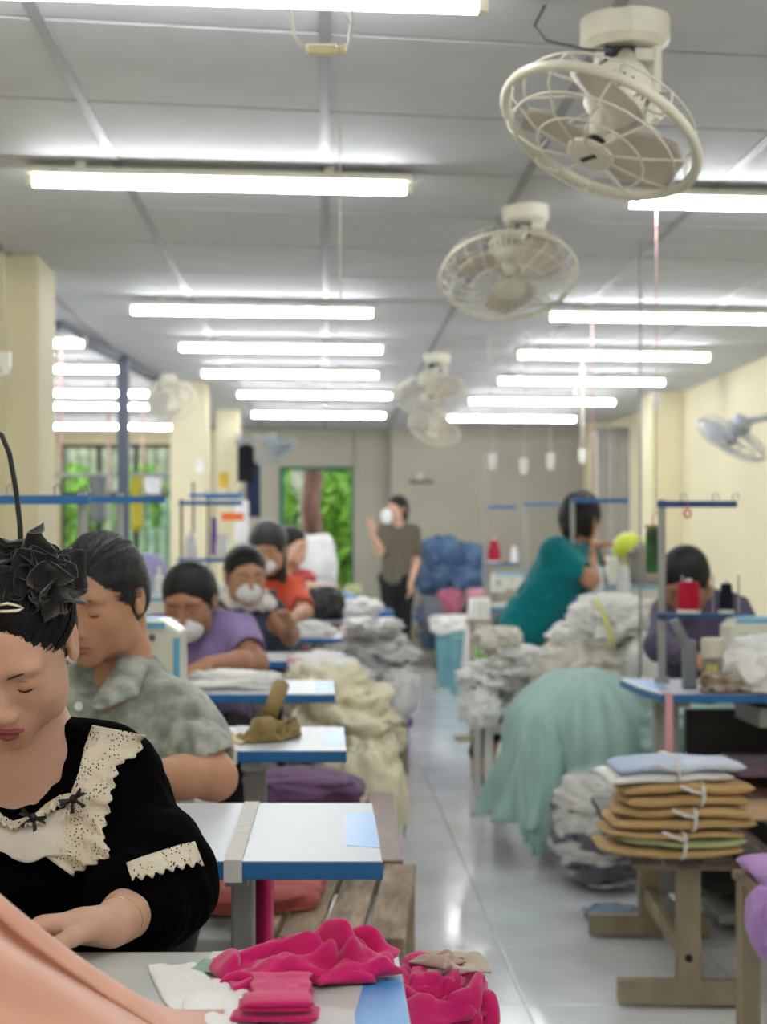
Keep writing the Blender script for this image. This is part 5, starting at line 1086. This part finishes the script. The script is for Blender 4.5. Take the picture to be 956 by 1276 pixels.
# scrunchie of ruffled organza petals, hair clip, bracelet
sc_m = cloth('black_organza', (16, 16, 19), sheen=.6, rough=.7, alpha=.96); sc = obj('scrunchie', sdf([ell(tuple(onhair(36, 722)+Vector((0, .01, 0))), (.03, .03, .02), .01)], .005), sc_m, p1, smooth=True); rs = random.Random(12)
cc = onhair(36, 722)+Vector((0, .012, 0))
for k in range(26):
    a = rs.uniform(0, 6.283); el_ = rs.uniform(-.15, 1.0); dirn = Vector((math.cos(a)*math.cos(el_), -math.sin(el_)*.9-.05, math.sin(a)*math.cos(el_)*.85)).normalized(); u_ = dirn.orthogonal().normalized(); w_ = dirn.cross(u_); ro = rs.uniform(0, 3.14); u_, w_ = u_*math.cos(ro)+w_*math.sin(ro), w_*math.cos(ro)-u_*math.sin(ro)
    b = MB(); L_ = rs.uniform(.036, .056); n_ = 9; vs = []; wd = rs.uniform(.022, .034)
    for j in range(n_+1):
        t_ = j/n_
        for i in range(n_+1):
            e_ = i/n_*2-1; vs.append(cc+dirn*(L_*t_+.010)+u_*(wd*e_*math.sin(min(1, t_*1.15+.12)*2.6))+w_*(.016*math.sin(t_*3+e_*2.2)-.012*e_*e_))
    b.add(vs, [(j*(n_+1)+i, j*(n_+1)+i+1, (j+1)*(n_+1)+i+1, (j+1)*(n_+1)+i) for j in range(n_) for i in range(n_)])
    q = obj('petal', b, sc_m, sc, smooth=True); solid(q, .0016)
M_clip = mat('pearl_metal', (226, 222, 206), .25, metal=.7)
obj('hair_clip', MB().tube([onhair(-6, 755), onhair(10, 752), onhair(22, 755), onhair(29, 758), onhair(22, 761), onhair(8, 762), onhair(-6, 762)], .0022, n=6), M_clip, p1, smooth=True)
Wl = V3(w1J['wl']); Ee = V3(w1J['el']); bd = Vector((Wl-Ee).tolist()).normalized(); u_ = bd.orthogonal().normalized(); w_ = bd.cross(u_); bc = Vector(lerp(Ee, Wl, .84).tolist())
obj('bracelet', MB().tube([bc+u_*.0265*math.cos(a*.35)+w_*.0265*math.sin(a*.35)+bd*.004*math.sin(a*.7) for a in range(18)], .0011, n=5, closed=True), mat('gold_chain', (236, 196, 140), .25, metal=.9), p1, smooth=True)
# ---- 2: woman in grey print shirt
M_gprint = cloth('grey_print_cotton', (186, 190, 180), rgb2=(128, 136, 130), vscale=26, bump=.3)
d2 = 3.15
J2 = dict(neck=(-.395, 3.20, .985), hip=(-.42, 3.30, .56), sl=(-.285, 3.15, .870), sr=(-.57, 3.15, .875), el=(-.205, 3.03, .765), wl=(-.36, 2.83, .795), hl=(-.44, 2.80, .79), pl=(0, -.2, -1), er=(-.68, 3.0, .78), wr=(-.52, 2.82, .80), hr=(-.44, 2.79, .79), pr=(0, -.2, -1))
p2, M2, b2, s2 = worker('middle aged woman in grey print collared shirt, looking down, behind the woman in black', (-.42, 3.3, 0), (-.430, 3.13, 1.092), -.38, .26, M_skin2, M_gprint, J2, hs=1.02, sleeve='short', res=.008,
    neckline=[ell((-.40, 3.10, 1.0), (.062, .085, .045), .012), ell((-.41, 3.085, .95), (.045, .075, .075), .02), cap((-.395, 3.18, 1.02), (-.395, 3.22, 1.06), .062, .062, .02)], hair=M_hairg, hair_kw=dict(line=(0, -.100, -.045), lr=(.074, .072, .120), thick=.009, bun=(0, .10, .02), br=.03), arm_r=1.05, girth=1.0, fold=.009, ffreq=8, hres=.0032, group='seated women in the left row')
strands(M2, [o for o in COL.objects if o.parent == p2 and o.name.startswith('hair')][0], M_hairg, 300, .0095, (0, .10, .02), (0, -.100, -.045), (.074, .072, .120), r=.0008)
tr2 = [tree_of(s2), tree_of(b2)]
def collar2(name, inner, outer, d, parent, m): return drape_strip(name, q2(inner, d), q2(outer, d), tr2, m, parent, off=.012, ruff=.004, rf=.3, nu=24, nv=8, thick=.004)
ci = [P(154, 786, 3.22), P(152, 806, 3.17), P(140, 836, 3.09), P(112, 880, 3.0)]; co = [P(170, 792, 3.24), P(186, 824, 3.17), P(172, 866, 3.05), P(128, 884, 2.995)]
cm = MB().add([ci[k].lerp(co[k], q/4)+Vector((0, -.012*math.sin(q/4*3.14), 0)) for k in range(4) for q in range(5)], [(k*5+q, k*5+q+1, (k+1)*5+q+1, (k+1)*5+q) for k in range(3) for q in range(4)])
_c = solid(obj('collar', cm, M_gprint, p2, smooth=True, subsurf=0), .004)
obj('button', MB().cyl(P(98, 880, 2.98), P(98, 880, 2.975), .008, n=14), M_plastic, p2)
# ---- 3: lilac
M_lilacs = cloth('lilac_cotton', (152, 134, 180), rgb2=(128, 110, 156), vscale=5)
d3 = 5.7
J3 = dict(neck=(X(240, d3), 5.80, .97), hip=(X(250, 5.9), 5.98, .55), sl=(X(293, d3), 5.76, .880), sr=(X(186, d3), 5.74, .875), el=(X(318, 5.6), 5.58, .79), wl=(X(258, 5.35), 5.36, .80), hl=(X(240, 5.3), 5.30, .79), er=(X(166, 5.6), 5.55, .80), wr=(X(205, 5.35), 5.36, .80), hr=(X(228, 5.3), 5.31, .79))
worker('woman in lilac shirt with white mask under her chin, bent over white cloth', (X(250, 5.9), 5.98, 0), (X(236, 5.65), 5.66, Z(750, 5.65)), -.20, .30, M_skin3, M_lilacs, J3, hs=1.12, sleeve='short', hair=M_hair, hair_kw=dict(bun=(0, .10, .04), br=.034, thick=.012), mask=(M_maskw, (0, -.066, -.064, .056, .050, .044)), fold=.007, ffreq=7, girth=1.1, arm_r=1.15, trouser=mat('black_trousers_cloth', (22, 22, 28), .9), group='seated women in the left row')
# ---- 4: masked, slate vest
M_slate = cloth('slate_grey_cloth', (64, 72, 88)); M_beige = cloth('beige_cloth', (196, 160, 122))
d4 = 7.15
J4 = dict(neck=(X(310, d4), 7.25, .97), hip=(X(325, 7.3), 7.42, .55), sl=(X(340, d4), 7.2, .885), sr=(X(280, d4), 7.22, .90), el=(X(362, 7.0), 7.0, .80), wl=(X(362, 6.75), 6.76, .86), hl=(X(350, 6.7), 6.68, .93), er=(X(262, 7.0), 6.98, .80), wr=(X(290, 6.75), 6.76, .80), hr=(X(305, 6.7), 6.68, .79))
t4, M4, b4, s4 = worker('woman in slate top with white face mask and pale scarf, turned to the right', (X(325, 7.3), 7.42, 0), (X(306, d4), 7.12, Z(717, d4)), .30, .12, M_skin2, M_slate, J4, hs=1.10, sleeve='none', hair=M_hair, hair_kw=dict(bun=(0, .09, .05), br=.036, thick=.010), mask=(M_maskw, (0, -.066, -.058, .052, .048, .044)), girth=1.1, fold=.006, group='seated women in the left row')
obj('scarf', sdf([cap((X(292, d4), 7.16, .955), (X(335, d4), 7.12, .935), .045, .035, .03), cap((X(282, d4), 7.22, .97), (X(300, d4), 7.28, .985), .045, .04, .03)], .008, disp=clothd(.008, 14)), M_wc, t4, smooth=True)
# ---- 5: orange shirt, long hair
M_orng = cloth('orange_red_shirt_cloth', (214, 84, 52)); d5 = 8.65
J5 = dict(neck=(X(345, d5), 8.8, 1.02), hip=(X(345, 8.9), 9.02, .56), sl=(X(366, d5), 8.72, .955), sr=(X(318, d5), 8.74, .95), el=(X(380, 8.5), 8.45, .84), wl=(X(366, 8.3), 8.22, .83), hl=(X(350, 8.2), 8.12, .82), er=(X(304, 8.5), 8.5, .82), wr=(X(322, 8.3), 8.24, .82), hr=(X(335, 8.2), 8.15, .82))
worker('long haired woman in orange red shirt with white mask, head bowed', (X(345, 8.9), 9.02, 0), (X(334, d5), 8.62, Z(684, d5)), -.15, .25, M_skin2, M_orng, J5, hs=1.14, sleeve='short', res=.010, hair=mat('brown_black_hair', (40, 30, 32), .45, rgb2=(24, 18, 20)), hair_kw=dict(style='', long=.13, thick=.018, line=(0, -.112, -.05), lr=(.066, .060, .10)), mask=(M_maskw, (0, -.066, -.06, .050, .044, .040)), group='seated women in the left row')
# ---- 6: red
M_red = cloth('dark_red_shirt_cloth', (172, 40, 50)); d6 = 10.9
J6 = dict(neck=(X(363, d6), 11.0, 1.03), hip=(X(358, 11), 11.15, .6), sl=(X(382, d6), 10.85, .95), sr=(X(350, d6), 11.05, .95), el=(X(385, 10.7), 10.6, .90), wl=(X(402, 10.6), 10.45, .91), hl=(X(412, 10.5), 10.4, .92), er=(X(352, 10.8), 10.8, .86), wr=(X(380, 10.6), 10.6, .88), hr=(X(392, 10.6), 10.5, .88))
worker('far worker in dark red shirt, face turned right, arm reaching forward', (X(358, 11), 11.15, 0), (X(365, d6), 10.85, Z(680, d6)), .95, .15, M_skin1, M_red, J6, hs=1.05, sleeve='short', res=.011, hair=M_hair, hair_kw=dict(bun=(0, .09, .04), br=.03, thick=.010), group='seated women in the left row')
# ---- 7: standing at the back
M_olv = cloth('grey_olive_top', (104, 98, 84)); d7 = 15.0
sx = X(495, d7)
J7 = dict(neck=(sx+.0, 15.02, 1.39), hip=(sx+.0, 15.02, .88), sl=(X(516, d7), 15.02, 1.30), sr=(X(478, d7), 14.95, 1.30), el=(X(519, d7), 15.0, 1.02), wl=(X(511, d7), 14.9, .82), hl=(X(508, d7), 14.88, .72), pl=(-1, 0, 0), er=(X(473, d7), 14.85, 1.12), wr=(X(464, d7), 14.72, 1.28), hr=(X(460, d7), 14.70, 1.38), pr=(0, -1, 0),
          kl=(sx+.07, 15.0, .46), kr=(sx-.06, 14.98, .46), al=(sx+.08, 15.03, .09), ar=(sx-.07, 15.0, .09))
t7, M7, b7, s7 = worker('standing woman in grey olive top, hand raised, at the end of the aisle', (sx, 15.0, 0), (X(495, d7), 15.0, Z(634, d7)), -.85, .05, M_skin1, M_olv, J7, hs=1.0, sleeve='short', res=.011, hair=M_hair, hair_kw=dict(style='', bun=(0, .1, .03), thick=.010, long=.06), trouser=mat('black_trousers_cloth', (0, 0, 0)), seated=False, girth=.92, group=None, hand_curl=.2)
obj('face_mask', sdf([ell((X(481, d7), 14.80, Z(644, d7)), (.055, .03, .07), .01)], .008), M_maskw, t7, smooth=True)
# ---- 8: teal shirt, leaning
M_tealc = cloth('teal_cotton', (8, 126, 134), rgb2=(6, 108, 116), vscale=4); d8 = 8.2
J8 = dict(neck=(X(712, d8), 8.20, Z(672, d8)), hip=(X(664, d8), 8.16, Z(786, d8)), sl=(X(735, d8), 8.25, Z(695, d8)), sr=(X(684, d8), 8.05, Z(688, d8)), er=(X(728, d8), 7.98, Z(722, d8)), wr=(X(737, d8)+.0, 8.2, Z(682, d8)), hr=(X(750, d8), 8.25, Z(676, d8)), pr=(0, .2, -1), el=(X(758, d8), 8.5, Z(742, d8)), wl=(X(756, d8), 8.5, Z(708, d8)), hl=(X(756, d8), 8.45, Z(692, d8)), pl=(-1, 0, 0),
          kl=(X(640, d8), 8.25, .48), kr=(X(622, d8), 8.15, .48), al=(X(610, 8.3), 8.35, .12), ar=(X(594, d8), 8.15, .12))
def td(Q): return -.006*folds(Q*6, .9)
t8, M8, b8, s8 = worker('woman in teal shirt and black trousers leaning over the right machines', (X(594, d8), 8.2, 0), (X(724, d8), 8.22, Z(648, d8)), 2.5, .25, M_skin2, M_tealc, J8, hs=1.08, sleeve='short', res=.010, hair=M_hair, hair_kw=dict(style='', long=.05, thick=.020, line=(0, -.12, -.045), lr=(.06, .055, .10)), trouser=mat('black_trousers_cloth', (0, 0, 0)), seated=False, girth=1.22, group=None, face=True, fold=.008, ffreq=5,
   shirt_extra=[cap((X(650, d8), 8.12, Z(768, d8)), (X(690, d8), 8.18, Z(780, d8)), .075, .075, .05), cap((X(668, d8), 8.12, Z(760, d8)), (X(700, d8), 8.15, Z(700, d8)), .12, .12, .05)])
obj('headband', MB().tube([tuple(M8 @ Vector((.1*math.cos(a*.25)*.92, .016, .034+.105*math.sin(a*.25)))) for a in range(0, 13)], .007, n=6), mat('maroon_band', (96, 40, 52), .6), t8, smooth=True)
# ---- 9: right hand worker
M_plum = cloth('plum_grey_shirt', (82, 72, 98)); d9 = 6.2
J9 = dict(neck=(X(878, d9), 6.35, 1.02), hip=(X(905, 6.4), 6.5, .55), sl=(X(925, d9), 6.3, .93), sr=(X(835, d9), 6.25, .93), el=(X(952, 6.1), 6.1, .80), wl=(X(900, 5.9), 5.8, .80), er=(X(815, 6.1), 6.0, .82), wr=(X(850, 5.9), 5.75, .80))
worker('worker in plum grey shirt bent behind the red thread cone at the right', (X(905, 6.4), 6.5, 0), (X(856, 6.15), 6.18, Z(726, 6.15)), -.35, .55, M_skin3, M_plum, J9, hs=1.08, sleeve='long', res=.010, hair=M_hair, hair_kw=dict(style='', thick=.014), girth=1.15, group=None)

# ------------------------------------------------------------------ far left bay and back wall details
for px_, y_, za, l, m_ in ((76, 9.8, 1.6, 'red and white string hanging beside the nearest column', M_rcord), (135, 12.5, 1.55, 'red string hanging left of the dark steel post', M_rcord), (178, 13.2, 1.7, 'pale string hanging before the second column', M_rcord)):
    drop(l, px_, y_, za, m_, r=.008)
br = thing('bay_rail', 'grey horizontal rail across the left bay window with hanging bags', 'rail', (-1.95, 15.2, 0), world=True)
obj('rail', MB().cyl((-2.6, 15.2, Z(592, 15.2)), (-1.35, 15.2, Z(592, 15.2)), .022, n=8), M_grey, br)
for x in (-2.55, -1.4): obj('post', MB().cyl((x, 15.2, 0), (x, 15.2, Z(592, 15.2)), .022, n=8), M_grey, br)
for i, (px_, w_, h_, rgb, l) in enumerate(((122, .14, .42, (122, 128, 130), 'grey garment hanging in the left bay, left of the steel post'), (188, .2, .16, (226, 226, 230), 'white bag hanging on the bay rail by the second column'), (170, .1, .5, (186, 176, 60), 'yellow cloth hanging behind the steel post'))):
    t = thing('hanging_garment', l, 'garment', (X(px_, 15.1), 15.15, Z(592, 15.2)-h_/2-.02))
    solid(obj('fabric', sheet((-w_/2, 0, -h_/2), (w_, 0, 0), (0, 0, h_), 12, 8, lambda a, b: (0, .02*math.sin(a*13), 0)), cloth('bay_cloth_%d' % i, rgb), t, smooth=True), .015)
    obj('hook', MB().tube([(0, 0, h_/2-.01), (0, 0, h_/2+.03), (0, .04, h_/2+.05)], .005), M_grey, t)
bay = thing('bay_table', 'long work table in the left bay with pale goods', 'table', (-2.1, 13.4, 0)); obj('tabletop', MB().box((0, 0, .74), (1.3, .6, .03)), M_white, bay)
for x in (-.6, .6): obj('leg', MB().box((x, 0, .365), (.04, .5, .72)), M_grey, bay)
for i, (x, w_, rgb, l) in enumerate(((-2.4, .5, (222, 222, 220), 'white goods on the left bay table, left'), (-1.8, .45, (176, 192, 214), 'pale blue goods on the left bay table, right'))):
    tag(obj('cloth_bundle', crumple((0, 0, 0), (w_, .4, .2), seed=200+i, amp=.25, freq=2, floor=-.08), cloth('bay_goods_%d' % i, rgb), smooth=True, L=(x, 13.4, .84)), l, 'bundle')
wb = thing('wall_bracket', 'small brown bracket fixed on the back wall right of the standing woman', 'bracket', (X(526, 17.3), 17.395, Z(600, 17.3)))
obj('bar', MB().box((0, -.02, 0), (.26, .04, .03)), mat('dull_brown', (132, 118, 100), .7), wb); obj('knob', MB().box((-.02, -.03, .06), (.07, .06, .07)), M_ivory, wb)
n_, u_, w_ = frame_of((-.42, -.25, -.87)); c_ = Vector((.588, 3.5, 2.075))+n_*.066
bm_ = MB()
for k in range(4): bm_.box(tuple(c_+u_*(-.018+.012*k)), (.008, .010, .002), Matrix((u_, w_, n_)).transposed())
obj('badge_mark', bm_, M_dark, [o for o in COL.objects if o.parent == f1 and o.name.startswith('badge')][0])
